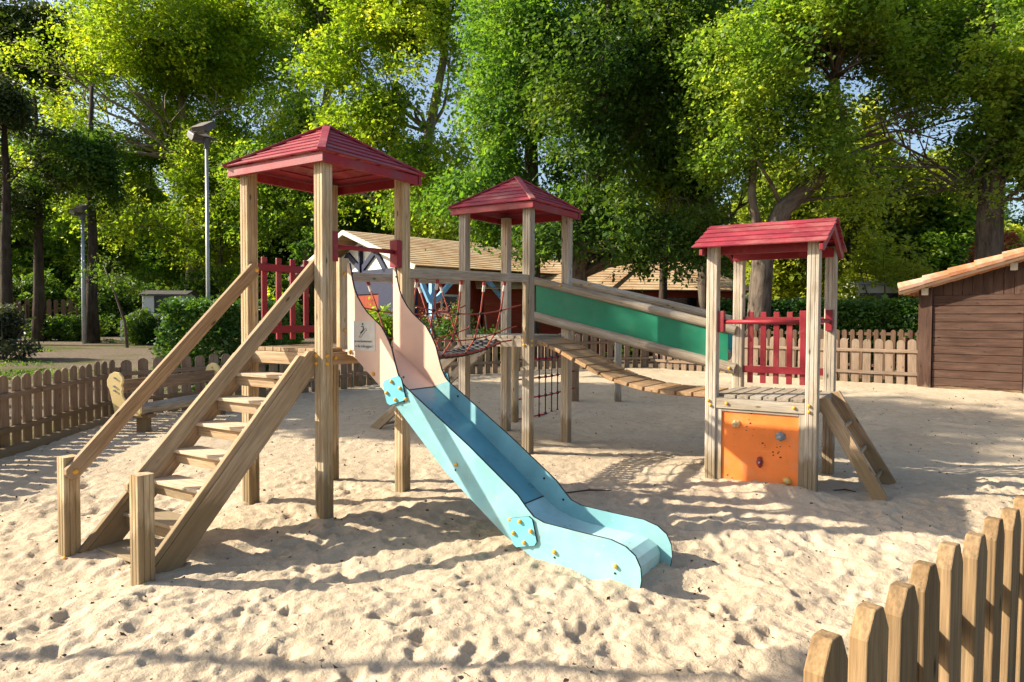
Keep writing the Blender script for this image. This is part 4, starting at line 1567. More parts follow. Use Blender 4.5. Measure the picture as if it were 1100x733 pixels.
for x0_, z0_, x1_, z1_ in ((-2.9, zev - 0.02, 2.9, zev - 0.02), (0, zev, 0, zap - 0.5), (0, zev + 0.1, 1.0, zap - 0.75), (0, zev + 0.1, -1.0, zap - 0.75), (-1.7, zev, -1.0, zap - 0.75), (1.7, zev, 1.0, zap - 0.75)):
    m.beam((x0_, 0.21, z0_), (x1_, 0.21, z1_), 0.08, 0.20, (0, 1, 0) if x0_ == x1_ else (0, 0, 1))
m.pieces('truss', M['navy'], hs)
m = MB()
m.box((-HALF + 0.9, 0.35, -0.2), (-0.9, 0.5, zev - 0.1))
m.box((0.95, 0.35, -0.2), (HALF - 1.4, 0.5, zev - 0.1))
m.box((-0.9, 0.35, 2.2), (0.95, 0.5, zev - 0.1), 0)
m.pieces('gable_wall', M['navy'], hs)
m = MB()
m.box((-0.88, 0.40, -0.2), (0.93, 0.46, 2.19), 2)
m.build('door', M['redboards'], hs)
m = MB()
m.box((HALF - 1.45, 0.5, -0.2), (HALF - 1.35, 3.2, 0.95), 1)
m.box((HALF - 1.45, 4.4, -0.2), (HALF - 1.35, LN, 0.95), 1)
m.pieces('white_wall', M['offwhite'], hs)
m = MB()
split_done = False
for i in range(28):
    y = 0.5 + i * 0.245
    if 3.2 < y + 0.12 < 4.4:
        continue
    if y > 4.2 and not split_done:
        m.build('board_wall', M['redboards'], hs)
        m = MB()
        split_done = True
    m.box((HALF - 1.44, y + 0.006, 0.96), (HALF - 1.37 + 0.01 * (i % 2), y + 0.24, zev - 0.1), 2)
m.build('board_wall', M['redboards'], hs)
m = MB()
m.box((HALF - 1.42, 3.2, -0.2), (HALF - 1.38, 4.4, zev - 0.3), 2)
wd = m.build('doorway', M['dark'], hs)
for y in (1.4, 5.6):
    m = MB()
    m.box((HALF - 1.40, y, 1.45), (HALF - 1.335, y + 0.75, 2.15), 2)
    wn = m.build('window', M['white'], hs)
    m = MB()
    m.box((HALF - 1.36, y + 0.07, 1.52), (HALF - 1.325, y + 0.68, 2.08), 2)
    m.build('pane', M['dark'], wn)
m = MB()
for y in (0.35, 3.6, 6.9):
    m.box((HALF - 0.42, y - 0.08, -0.2), (HALF - 0.26, y + 0.08, zev - 0.17), 2)
    m.beam((HALF - 0.34, y - 0.09, zev - 1.1), (HALF - 0.34, y - 1.0 if y > 1 else y - 0.5, zev - 0.30), 0.12, 0.14)
    m.beam((HALF - 0.34, y + 0.09, zev - 1.1), (HALF - 0.34, y + 0.9, zev - 0.30), 0.12, 0.14)
m.box((HALF - 0.42, -0.3, zev - 0.32), (HALF - 0.26, LN, zev - 0.18), 1)
m.pieces('porch_post', M['skyblue'], hs)

# long lower building behind the dark trees
h2 = thing('house', 'long low building with sunlit orange-brown roof behind the dark trees', 'house', (2.0, 27.5, 0.5), 0.12)
m = MB()
L2, HW = 6.6, 3.0
for sg in (-1, 1):
    for i in range(12):
        t0, t1_ = i / 12, min(1, (i + 1.15) / 12)
        f = lambda t, x, l: Vector((x, sg * HW * (1 - t), 2.25 + 1.25 * t + l))
        xe0, xe1 = L2 - 1.7 * t0, L2 - 1.7 * t1_
        q = [f(t0, -3.6, 0.018), f(t0, xe0, 0.018), f(t1_, xe1, 0), f(t1_, -3.6, 0)]
        nrm = Vector((0, sg * 1.25, HW)).normalized()
        if sg > 0:
            q = [q[1], q[0], q[3], q[2]]
        slab(m, q, 0.03, nrm)
slab(m, [(L2 + 0.02, -HW, 2.26), (L2 + 0.02, HW, 2.26), (L2 - 1.7, 0, 3.53)], 0.03, Vector((1.25, 0, 1.7)).normalized())
m.build('roof', M['tile'], h2)
m = MB()
m.box((-3.3, -2.5, -0.3), (6.1, -2.4, 2.24), 0)
m.box((6.0, -2.39, -0.3), (6.1, 2.5, 2.24), 1)
m.box((-3.3, -2.39, -0.3), (-3.2, 2.5, 2.24), 1)
m.pieces('wall', M['redboards'], h2)
m = MB()
m.box((0.5, -2.52, 0.9), (1.7, -2.505, 2.0))
m.box((3.2, -2.52, 0.9), (4.4, -2.505, 2.0))
m.pieces('window', M['dark'], h2)

# ------------------------------------------------------------------ caravans
def caravan(name, label, x, y, z, rz, L_, H, D, rc, nwin):
    t = thing(name, label, 'mobile home', (x, y, z), rz, 'mobile homes among the trees')
    m = MB()
    m.prism([(-D / 2, 0.35), (D / 2, 0.35), (D / 2, H - 0.15), (0, H), (-D / 2, H - 0.15)], (0, 0, 0), (0, 1, 0), (0, 0, 1), (L_, 0, 0))
    m.build('body', M['white'], t, 0.02)
    m = MB()
    m.prism([(-D / 2 - 0.15, H - 0.15), (0, H + 0.03), (D / 2 + 0.15, H - 0.15), (D / 2 + 0.15, H - 0.08), (0, H + 0.12), (-D / 2 - 0.15, H - 0.08)], (0, 0, 0), (0, 1, 0), (0, 0, 1), (L_ + 0.2, 0, 0))
    m.build('roof', rc, t)
    for i in range(nwin):
        cx = -L_ / 2 + L_ * (i + 0.5) / nwin
        m = MB()
        m.box((cx - 0.45, -D / 2 - 0.03, 1.2), (cx + 0.45, -D / 2 - 0.005, 2.15), 0)
        w = m.build('window', M['dark'], t)
        m = MB()
        m.box((cx - 0.50, -D / 2 - 0.028, 1.14), (cx + 0.50, -D / 2 - 0.004, 1.195), 0)
        m.build('sill', M['white'], w)
    m = MB()
    for sx in (-1, 1):
        m.box((sx * L_ * 0.3 - 0.15, -D / 2 + 0.1, -0.2), (sx * L_ * 0.3 + 0.15, D / 2 - 0.1, 0.34))
    m.pieces('base_block', M['dark'], t)
    return t


caravan('mobile_home', 'white mobile home with a dark window among the trees at left', -16.6, 34.2, 0.72, 0.1, 2.0, 2.2, 1.3, M['lamp_body'], 1)
caravan('mobile_home', 'white mobile home with dark windows behind the right hedge beside the shed', 15.0, 26.6, 0.55, -0.1, 4.6, 2.6, 2.4, M['steel'], 5)
caravan('mobile_home', 'pale mobile home seen above the hedge between low tower posts', 15.0, 40, 0.8, -0.1, 4.5, 2.7, 3, M['steel'], 3)
rl2 = thing('deck_railing', 'white slatted deck railing in front of the white mobile home at left', 'railing', (-16.8, 31.8, 0.65))
for i in range(9):
    m = MB()
    m.box((-0.85 + i * 0.21, -0.02, 0.0), (-0.85 + i * 0.21 + 0.11, 0.02, 0.95), 2)
    m.build('slat', M['white'], rl2)
m = MB()
m.box((-0.9, 0.021, 0.8), (1.0, 0.05, 0.88), 0)
m.build('top_rail', M['white'], rl2)

# ------------------------------------------------------------------ vegetation
def leaves(name, centres, per, tr, size, mat, flat=0.6, seed=0, droop=0.0, spray=False):
    """leaf faces round each centre; spray=True sets them along a short twig, two-ranked, as on a branchlet"""
    r = np.random.default_rng(seed)
    m_ = len(centres)
    n = m_ * per
    c = np.repeat(centres, per, 0)
    if spray:
        d = r.normal(0, 1, (m_, 3))
        mid = centres.mean(0)
        out = centres - mid
        out /= np.linalg.norm(out, axis=1)[:, None] + 1e-9
        d = d * 0.7 + out * 0.9
        d[:, 2] = d[:, 2] * 0.45 - droop
        d /= np.linalg.norm(d, axis=1)[:, None]
        sd_ = np.cross(d, np.array([0, 0, 1.0]) + r.normal(0, 0.35, (m_, 3)))
        sd_ /= np.linalg.norm(sd_, axis=1)[:, None]
        L = tr * r.uniform(1.6, 3.4, m_)
        D, S, LL = np.repeat(d, per, 0), np.repeat(sd_, per, 0), np.repeat(L, per)
        t = r.uniform(-0.5, 0.5, n)
        sgn = r.choice([-1.0, 1.0], n)
        lat = np.abs(r.normal(0, 0.42, n)) * (1.1 - np.abs(t)) * LL * 0.62
        pos = c + D * (t * LL)[:, None] + S * (sgn * lat)[:, None] + r.normal(0, 0.05 + tr * 0.14, (n, 3))
        pos[:, 2] -= 0.10 * LL * (t + 0.5) ** 2
        a = D * 0.75 + S * (sgn * 0.75)[:, None] + r.normal(0, 0.45, (n, 3))
        a[:, 2] -= 0.25
        up = r.normal(0, 0.62, (n, 3)) + np.array([0, 0, 1.0])
    else:
        pos = c + r.normal(0, 1, (n, 3)) * np.array([tr, tr, tr * flat])
        a = r.normal(0, 1, (n, 3))
        a[:, 2] = a[:, 2] * 0.55 - droop
        up = r.normal(0, 1, (n, 3)) * 0.75 + np.array([0, 0, 1.0])
    a /= np.linalg.norm(a, axis=1)[:, None]
    b = np.cross(a, up)
    b /= np.linalg.norm(b, axis=1)[:, None] + 1e-9
    s = size * np.clip(r.lognormal(0, 0.36, n), 0.45, 2.2)[:, None]
    w = s * r.uniform(0.48, 0.75, n)[:, None]
    nn = np.cross(a, b)
    v = np.empty((n, 4, 3))
    v[:, 0] = pos - a * s * 0.5
    v[:, 1] = pos + b * w * 0.5 + a * s * 0.08 + nn * s * 0.10
    v[:, 2] = pos + a * s * 0.5
    v[:, 3] = pos - b * w * 0.5 + a * s * 0.08 + nn * s * 0.10
    q = np.arange(n * 4).reshape(n, 4)
    tuft_t = np.repeat(r.random(m_), per)
    tint = np.clip(0.45 * tuft_t + 0.55 * r.random(n), 0, 1)
    return quad_mesh(name, v.reshape(-1, 3), q, mat, False, np.repeat(tint, 4))


def n3(p, scale, seed):
    return vnoise(p[:, 0] + p[:, 2] * 0.37, p[:, 1] + p[:, 2] * 0.91, scale, seed) + vnoise(p[:, 0] - p[:, 1] * 0.43, p[:, 2] + 3.3, scale, seed + 1)


def crown_pts(blobs, n, seed, gap=-0.1, gscale=0.6, ragged=0.75):
    r = np.random.default_rng(seed)
    B = np.array(blobs, dtype=float)
    wgt = (B[:, 3] * B[:, 4] + B[:, 3] * B[:, 5])
    k = r.choice(len(B), size=int(n * 2.2), p=wgt / wgt.sum())
    d = r.normal(0, 1, (len(k), 3))
    d /= np.linalg.norm(d, axis=1)[:, None]
    rad = 0.45 + 0.58 * np.sqrt(r.random(len(k)))
    rad *= np.where(r.random(len(k)) < 0.17 * ragged, r.uniform(1.05, 1.5, len(k)), 1.0)
    p = B[k, :3] + d * rad[:, None] * B[k, 3:6]
    rad *= 1.0 + ragged * n3(p, 0.8, seed + 7)
    p = B[k, :3] + d * rad[:, None] * B[k, 3:6]
    p[:, 2] -= 0.25 * np.clip(rad - 0.9, 0, 1) * B[k, 5]
    p = p[n3(p, gscale, seed + 3) > gap]
    return p[:n]


def tree(name, label, x, y, trunk, blobs, ntuft, per, tr, leaf, lmat, bmat, seed, group=None, limbs=None, flat=0.6, gap=-0.1, droop=0.0, branch=1.0, cat='tree', scale=1.0):
    """trunk: list of (dx,dy,z,r) from the ground up; blobs: (dx,dy,z,rx,ry,rz)"""
    zb = gz(x, y)
    t = thing(name, label, cat, (x, y, zb), 0, group)
    t.scale = (scale,) * 3
    r = np.random.default_rng(seed)
    m = MB()
    tp = [Vector((a, b, c)) for a, b, c, _ in trunk]
    m.tube(tp, [q[3] for q in trunk], 10)
    top = tp[-1]
    for i, bl in enumerate(blobs):
        c = Vector(bl[:3])
        # nearest lower trunk point
        cand = [(k, p) for k, p in enumerate(tp) if p.z < c.z + 0.3]
        k, s0 = min(cand, key=lambda kp: (kp[1] - c).length + 0.2 * max(0, c.z - kp[1].z)) if cand else (0, tp[0])
        if k == 0 and len(tp) > 2:
            s0 = tp[1]
            k = 1
        r0 = trunk[k][3] * 0.42 * branch
        mid = s0.lerp(c, 0.5) + Vector((r.normal(0, 0.25), r.normal(0, 0.25), r.uniform(0.0, 0.6)))
        m.tube([s0, s0.lerp(mid, 0.5) + Vector((r.normal(0, 0.1), r.normal(0, 0.1), 0.1)), mid, c], [r0, r0 * 0.8, r0 * 0.55, r0 * 0.22], 7)
        for j in range(5):
            dv = Vector(r.normal(0, 1, 3))
            dv.normalize()
            e = c + Vector((dv.x * bl[3], dv.y * bl[4], abs(dv.z) * bl[5])) * 0.85
            st_ = mid.lerp(c, r.uniform(0, 1))
            m.tube([st_, st_.lerp(e, 0.5) + Vector((r.normal(0, 0.15), r.normal(0, 0.15), 0.15)), e], [r0 * 0.32, r0 * 0.2, r0 * 0.06], 5)
    for lb in (limbs or []):
        m.tube([Vector(q[:3]) for q in lb], [q[3] for q in lb], 9)
    m.build('trunk', bmat, t, smooth=True)
    p = crown_pts(blobs, ntuft, seed, gap)
    link('crown', leaves('crown', p, per, tr * 1.15, leaf, lmat, flat, seed, droop, True), t)
    return t


def auto_blobs(cx, cy, cz, rx, ry, rz, n, seed, fr=0.36):
    r = np.random.default_rng(seed)
    out = []
    for i in range(n):
        d = r.normal(0, 1, 3)
        d /= np.linalg.norm(d)
        q = r.random() ** 0.5 * 0.82
        f = fr * r.uniform(0.75, 1.25)
        out.append((cx + d[0] * rx * q, cy + d[1] * ry * q, cz + d[2] * rz * q, rx * f, ry * f, rz * f * 0.8))
    return out


def simple_trunk(h, r, lean=(0, 0), wob=0.15, seed=0, n=6):
    q = np.random.default_rng(seed)
    out = []
    for i in range(n):
        t = i / (n - 1)
        out.append((lean[0] * t + q.normal(0, wob) * t, lean[1] * t + q.normal(0, wob) * t, -0.3 + (h + 0.3) * t, r * (1 - 0.72 * t) * (1.25 if i == 0 else 1)))
    return out


G_BACK = 'trees behind the playground'
SCALES = {}
# big yellow-green tree at left
tree('broadleaf_tree', 'tall yellow-green tree with fine bare limbs behind the tall floodlight post', -19.6, 43.0,
     [(0, 0, -0.3, 0.30), (0.15, 0, 3.0, 0.24), (0.0, 0.1, 6.0, 0.20), (-0.3, 0, 9.0, 0.15), (-0.6, 0, 12.5, 0.08)],
     auto_blobs(0.3, 0, 10.2, 5.2, 4.0, 5.6, 30, 31, 0.33) + [(-3.6, -1.0, 6.6, 1.8, 1.6, 1.3), (3.2, -0.5, 6.0, 1.8, 1.6, 1.4), (0.5, -1.0, 5.0, 2.0, 1.6, 1.2), (-2.0, -2.0, 5.0, 1.6, 1.4, 0.9), (2.0, -2.4, 7.5, 1.8, 1.4, 1.2), (-3.0, -2.4, 8.5, 1.8, 1.4, 1.2), (-0.4, -3.0, 9.5, 1.8, 1.4, 1.2), (-1.8, -3, 11.5, 1.6, 1.4, 1.1), (1.2, -2.8, 5.8, 1.5, 1.3, 0.9), (-3.4, -2.6, 5.2, 1.5, 1.2, 0.9), (-4.6, -2.2, 7.4, 1.4, 1.2, 1.0), (-3.2, -1.2, 8.0, 1.5, 1.3, 1.0), (-2.0, -1.6, 6.4, 1.4, 1.2, 0.9), (-4.4, -1.0, 9.0, 1.4, 1.2, 1.0), (-1.4, -1.8, 8.5, 1.4, 1.2, 1.0), (-3.8, -1.0, 6.2, 1.2, 1.1, 0.8), (-1.0, -2.8, 3.6, 1.3, 1.1, 0.7), (2.6, -2.6, 4.4, 1.4, 1.1, 0.8), (0.6, -3.2, 7.4, 1.5, 1.2, 1.0), (-2.2, -3.2, 7.2, 1.5, 1.2, 1.0)],
     5600, 24, 0.30, 0.108, M['l_yellow'], M['bark_pale'], 31, G_BACK, gap=-0.07, scale=1.66)
# greener tree between
tree('broadleaf_tree', 'fresh green tree with a forked pale trunk just left of the slide tower roof', -11.3, 39.0,
     [(0, 0, -0.3, 0.28), (0.1, 0, 4.0, 0.22), (0.5, 0, 7.0, 0.18), (1.0, 0, 11.0, 0.12), (1.6, 0, 15, 0.06)],
     auto_blobs(0.8, 0, 11.5, 3.6, 3.2, 4.8, 18, 33, 0.36) + [(0.5, -1, 5.5, 2.0, 1.6, 1.5), (-1.5, -1, 6.5, 1.6, 1.5, 1.2), (1.8, -1, 6.6, 1.6, 1.4, 1.1), (0.2, -1.3, 8.4, 1.7, 1.4, 1.2), (-1.0, -1.2, 4.2, 1.5, 1.3, 0.9)],
     2900, 24, 0.30, 0.115, M['l_mid'], M['bark_pale'], 33, G_BACK, gap=-0.08, scale=1.35)
tree('broadleaf_tree', 'bright yellow-leaved tree with curved pale limbs between the two pyramid roofs', -4.9, 35.0,
     [(0, 0, -0.3, 0.24), (0.1, 0, 3.5, 0.2), (0.5, 0, 6.5, 0.16), (1.0, 0, 9.0, 0.12), (0.8, 0, 12.0, 0.06)],
     auto_blobs(0.0, 0, 9.6, 2.6, 2.4, 4.6, 16, 35, 0.38) + [(-1.6, -0.8, 6.5, 1.3, 1.2, 1.0), (-0.5, -0.8, 4.6, 1.6, 1.4, 1.1), (0.9, -0.6, 5.2, 1.4, 1.2, 1.0), (-1.9, -0.9, 4.6, 1.1, 1.0, 0.8), (-2.2, -0.9, 8.4, 1.2, 1.0, 1.0), (0.4, -1.0, 3.8, 1.2, 1.0, 0.6)],
     2600, 24, 0.28, 0.11, M['l_yellow'], M['bark_pale'], 35, G_BACK, gap=-0.08, scale=1.56)
tree('broadleaf_tree', 'deep green layered tree rising behind the middle tower', 0.6, 23.2,
     [(0, 0, -0.3, 0.34), (0.05, 0, 3.5, 0.28), (0.0, 0, 7.0, 0.22), (-0.2, 0, 10.5, 0.15), (-0.2, 0, 14.5, 0.06)],
     auto_blobs(0.0, 0, 9.5, 3.6, 3.0, 5.6, 26, 37, 0.33) + [(-2.0, -1, 5.0, 1.7, 1.5, 0.9), (1.5, -1.3, 4.6, 1.9, 1.5, 0.9), (-0.5, -1.5, 4.3, 1.8, 1.4, 0.8)],
     3300, 22, 0.30, 0.12, M['l_horn'], M['bark'], 37, G_BACK, flat=0.32, gap=-0.12, droop=0.25)
tree('broadleaf_tree', 'dense dark tree with a stout trunk in front of the long brown roof', 2.0, 21.6,
     [(0.05, 0, -0.3, 0.36), (0.0, 0, 2.6, 0.30), (0.3, 0, 5.0, 0.24), (0.8, 0, 8.0, 0.17), (1.0, 0, 12.5, 0.07)],
     auto_blobs(1.4, 0, 8.6, 3.6, 3.0, 4.8, 24, 39, 0.34) + [(2.2, -1.0, 4.0, 1.8, 1.4, 0.7), (0.0, -1.0, 4.4, 1.8, 1.4, 0.8), (3.6, -0.8, 4.6, 1.5, 1.3, 0.7), (1.0, -1.6, 3.3, 1.0, 0.8, 0.45), (2.6, -1.4, 3.1, 1.0, 0.8, 0.45), (-1.0, -1.4, 3.6, 1.1, 0.9, 0.5), (3.9, -1.2, 3.4, 0.9, 0.8, 0.5)],
     3500, 22, 0.30, 0.115, M['l_dark'], M['bark'], 39, G_BACK, flat=0.3, gap=-0.14, droop=0.25,
     limbs=[[(0.1, -0.2, 1.5, 0.10), (0.8, -0.3, 2.0, 0.08), (1.6, -0.4, 2.7, 0.06), (2.6, -0.5, 3.6, 0.03)]])
tree('broadleaf_tree', 'dark tree with a straight reddish trunk right of the middle tower', 5.2, 24.5,
     simple_trunk(13, 0.16, (0.2, 0), 0.05, 41), auto_blobs(0.0, 0, 8.2, 2.6, 2.4, 4.8, 16, 41, 0.36),
     1800, 20, 0.32, 0.125, M['l_dark'], M['bark_pine'], 41, G_BACK, flat=0.35, gap=-0.1, droop=0.2)
tree('broadleaf_tree', 'tall dark-trunked tree above the gap between middle and low towers', 6.9, 25.0,
     [(0, 0, -0.3, 0.30), (-0.1, 0, 4.0, 0.26), (0.1, 0, 8.0, 0.22), (0.0, 0, 11.0, 0.17), (-0.6, 0, 15.0, 0.09)],
     auto_blobs(-0.2, 0, 11.5, 3.2, 2.6, 4.0, 14, 43, 0.36) + [(-1.6, -0.6, 6.0, 1.5, 1.2, 0.9), (1.0, -0.6, 5.2, 1.2, 1.0, 0.7)],
     1600, 20, 0.32, 0.13, M['l_mid'], M['bark'], 43, G_BACK, gap=-0.06)
# leaning oak
tree('oak_tree', 'leaning oak whose thick dark trunk curves right above the red gable roof', 6.45, 18.6,
     [(0, 0, -0.3, 0.36), (0.05, 0, 1.5, 0.32), (0.15, 0, 3.2, 0.30), (0.7, 0, 4.6, 0.27), (1.7, 0, 5.5, 0.24), (2.2, 0, 6.3, 0.20), (2.1, 0, 8.2, 0.15), (2.4, 0, 10.5, 0.07)],
     auto_blobs(2.2, 0, 9.6, 3.6, 2.6, 3.3, 20, 45, 0.30) + [(4.2, -0.4, 6.6, 1.4, 1.2, 0.9), (-0.4, -0.3, 8.6, 1.5, 1.2, 1.4), (-1.0, 0, 6.2, 1.2, 1.0, 1.0), (3.4, -0.3, 5.4, 1.4, 1.1, 0.8), (4.6, -0.2, 5.0, 1.2, 1.0, 0.8), (2.0, -0.6, 7.4, 1.3, 1.0, 0.9), (0.6, -0.3, 7.3, 1.1, 1.0, 0.8), (5.2, -0.2, 7.6, 1.4, 1.2, 1.0), (6.0, 0.2, 6.4, 1.3, 1.1, 0.8), (3.2, 0.6, 8.4, 1.6, 1.2, 1.2), (4.6, 0.4, 9.6, 1.6, 1.2, 1.3), (1.2, -0.8, 5.9, 1.0, 0.8, 0.5)],
     3900, 24, 0.28, 0.108, M['l_oak'], M['bark'], 45, G_BACK, gap=-0.05, scale=0.92, branch=0.6,
     limbs=[[(0.15, 0, 3.1, 0.15), (-0.2, 0, 5.0, 0.12), (-0.1, 0, 7.2, 0.09), (-0.7, 0, 9.6, 0.05)], [(1.9, 0, 5.7, 0.10), (2.9, 0, 6.3, 0.07), (3.8, 0, 6.6, 0.04)]])
tree('oak_tree', 'big oak with a straight mossy trunk rising behind the shed', 12.6, 18.7,
     [(0, 0, -0.3, 0.42), (0, 0, 2.5, 0.36), (0, 0, 4.4, 0.33), (0.2, 0, 7.0, 0.24), (-0.2, 0, 10.0, 0.15), (-0.2, 0, 12.5, 0.06)],
     auto_blobs(-0.2, 0, 8.6, 4.0, 3.2, 3.9, 24, 47, 0.32) + [(-2.6, -0.6, 5.8, 1.5, 1.3, 1.0), (1.8, -0.6, 5.2, 1.4, 1.2, 1.0), (-1.2, -0.9, 4.9, 1.1, 1.0, 0.6), (-3.6, -0.2, 8.2, 1.5, 1.3, 1.1), (-3.4, -0.4, 6.4, 1.2, 1.1, 0.9), (0.6, -1.0, 5.6, 1.4, 1.1, 0.7), (-1.4, -0.9, 6.8, 1.4, 1.1, 0.9), (-2.4, -1.0, 4.6, 1.1, 0.9, 0.6), (-3.2, -0.8, 5.4, 1.1, 0.9, 0.7), (-1.0, -1.2, 5.6, 1.0, 0.8, 0.6), (1.6, -1.2, 4.6, 1.0, 0.9, 0.5), (-4.2, 0, 9.6, 1.5, 1.2, 1.2), (-2.6, -0.8, 9.8, 1.6, 1.2, 1.3), (-0.6, -1.2, 8.4, 1.6, 1.2, 1.2), (2.4, -0.9, 7.0, 1.6, 1.2, 1.1)],
     4300, 24, 0.28, 0.108, M['l_oak'], M['bark'], 47, G_BACK, gap=-0.06, scale=0.95, branch=0.5)
# bright trees further right
for i, (x, y, h, r_, lab) in enumerate(((15.5, 38, 9.0, 3.6, 'sunlit pale yellow-green tree behind the hedge just right of low tower roof'),
                                        (21.0, 39, 10.0, 4.0, 'sunlit light green tree behind the mobile home near shed'),
                                        (26.5, 41, 8.0, 4.0, 'low bright green tree behind the shed roof'),
                                        (10.5, 40, 9.5, 3.4, 'light green tree seen between the low tower posts'))):
    tree('broadleaf_tree', lab, x, y, simple_trunk(h * 0.8, 0.22, (0.3, 0), 0.2, 50 + i), auto_blobs(0, 0, h * 0.58, r_, r_ * 0.8, h * 0.42, 14, 50 + i, 0.38),
         1300, 14, 0.42, 0.25, M['l_far'], M['bark'], 50 + i, G_BACK, gap=-0.16)
# left: pine and conifers
tree('pine_tree', 'dark umbrella pine at the top left corner against the white sky', -32.0, 49.0, simple_trunk(17, 0.32, (0.4, 0), 0.15, 61),
     auto_blobs(0, 0, 15.8, 4.6, 3.6, 2.6, 16, 61, 0.34), 1500, 16, 0.38, 0.20, M['l_pine'], M['bark_pine'], 61, G_BACK, gap=-0.1, scale=1.2)
tree('conifer_tree', 'dark layered conifer at the left edge below the umbrella pine', -33.0, 46.0, simple_trunk(10.5, 0.24, (0.1, 0), 0.05, 63),
     [(math.cos(k * 2.4) * (2.4 - k * 0.14), math.sin(k * 2.4) * (2.0 - k * 0.12), 2.6 + k * 0.62, 1.7 - k * 0.07, 1.5 - k * 0.07, 0.42) for k in range(14)],
     1500, 16, 0.30, 0.15, M['l_dark'], M['bark_pine'], 63, G_BACK, flat=0.3, gap=-0.12, droop=0.25, scale=1.85)
for i, (x, y, h, r_, lm, lab) in enumerate((
        (-33.0, 47, 11, 3.4, 'l_dark', 'dark-trunked tree at far left beside the paling fence'),
        (-29.5, 46, 9.5, 3.2, 'l_horn', 'dark straight-trunked tree just left of the slim floodlight post'),
        (-26.2, 45, 9.5, 3.2, 'l_mid', 'shaded tree with a thick dark trunk right of the slim floodlight post'),
        (-21.0, 45.5, 8.5, 3.0, 'l_horn', 'low-branched green tree in front of the white mobile home'),
        (-14.6, 44, 8.5, 3.2, 'l_dark', 'dark tree behind the clipped hedge at left'),
        (-7.2, 41, 9, 3.4, 'l_horn', 'dark green tree filling the gap left of the brown gabled house'))):
    tree('broadleaf_tree', lab, x, y, simple_trunk(h * 0.85, 0.26, (0.2, 0), 0.15, 70 + i), auto_blobs(0, 0, h * 0.60, r_, r_ * 0.8, h * 0.36, 14, 70 + i, 0.36),
         1300, 15, 0.36, 0.19, M[lm], M['bark_pine'], 70 + i, G_BACK, gap=-0.1)
# understory trees standing in front of the wood
for i, (px_, y, h, r_, lm, lab) in enumerate((
        (30, 48, 9.5, 3.2, 'l_mid', 'low green tree at the far left edge behind the paling fence'),
        (105, 47, 14.0, 4.0, 'l_yellow', 'yellow-green understory tree behind the slim floodlight post'),
        (160, 48, 17.0, 4.4, 'l_mid', 'green understory tree right of the slim floodlight post'),
        (235, 41, 14.5, 3.6, 'l_yellow', 'yellow-green understory tree just right of the tall floodlight post'),
        (290, 42, 12.5, 3.6, 'l_mid', 'green understory tree seen through the slide tower posts'),
        (372, 37.5, 9.4, 2.8, 'l_horn', 'deep green tree rising right behind the gable peak of the house'),
        (455, 39, 12.5, 3.6, 'l_yellow', 'sunny yellow-green tree behind the house roof between the two pyramid roofs'),
        (840, 29, 8.2, 2.3, 'l_far', 'pale yellow-green small tree above the low tower railing'),
        (905, 29, 10.5, 3.0, 'l_far', 'pale yellow-green tree just right of the low tower roof'),
        (965, 30, 11.0, 3.2, 'l_far', 'pale yellow-green tree left of the big oak trunk near the shed'),
        (1015, 28.5, 7.0, 2.0, 'l_mid', 'fresh green small tree touching the big oak trunk near the shed'))):
    tree('broadleaf_tree', lab, (px_ - 550) / 757 * y, y, simple_trunk(h * 0.8, 0.13, (0.3, 0), 0.15, 160 + i),
         auto_blobs(0, 0, h * 0.53, r_, r_ * 0.8, h * 0.42, 14, 160 + i, 0.38), 2200, 18, 0.34, 0.16, M[lm], M['bark'], 160 + i, G_BACK, gap=-0.14)
for i, (px_, y, lab) in enumerate(((8, 29, 'dark pine with a stout straight trunk at the very left edge'), (42, 32, 'dark pine trunk standing left of the slim floodlight post'),
                                   (99, 30.5, 'dark pine trunk standing right of the slim floodlight post'))):
    tree('pine_tree', lab, (px_ - 550) / 757 * y, y, simple_trunk(11.0, 0.27, (0.1, 0), 0.08, 190 + i),
         auto_blobs(0, 0, 7.8, 2.3, 2.0, 3.0, 12, 190 + i, 0.36), 1000, 16, 0.32, 0.14, M['l_dark' if i else 'l_pine'], M['bark_pine'], 190 + i, G_BACK, gap=-0.04, flat=0.4, branch=0.5)
# thin saplings at left
tree('young_tree', 'thin bent sapling on the grass right of the slim floodlight post', -15.0, 27.5, [(0, 0, -0.2, 0.06), (-0.1, 0, 1.0, 0.05), (-0.5, 0, 2.2, 0.035), (-0.9, 0, 3.2, 0.02)],
     [(-0.6, 0, 3.0, 0.9, 0.8, 0.5), (-0.2, 0, 2.4, 0.6, 0.6, 0.4)], 45, 14, 0.25, 0.10, M['l_dark'], M['bark'], 80, G_BACK)

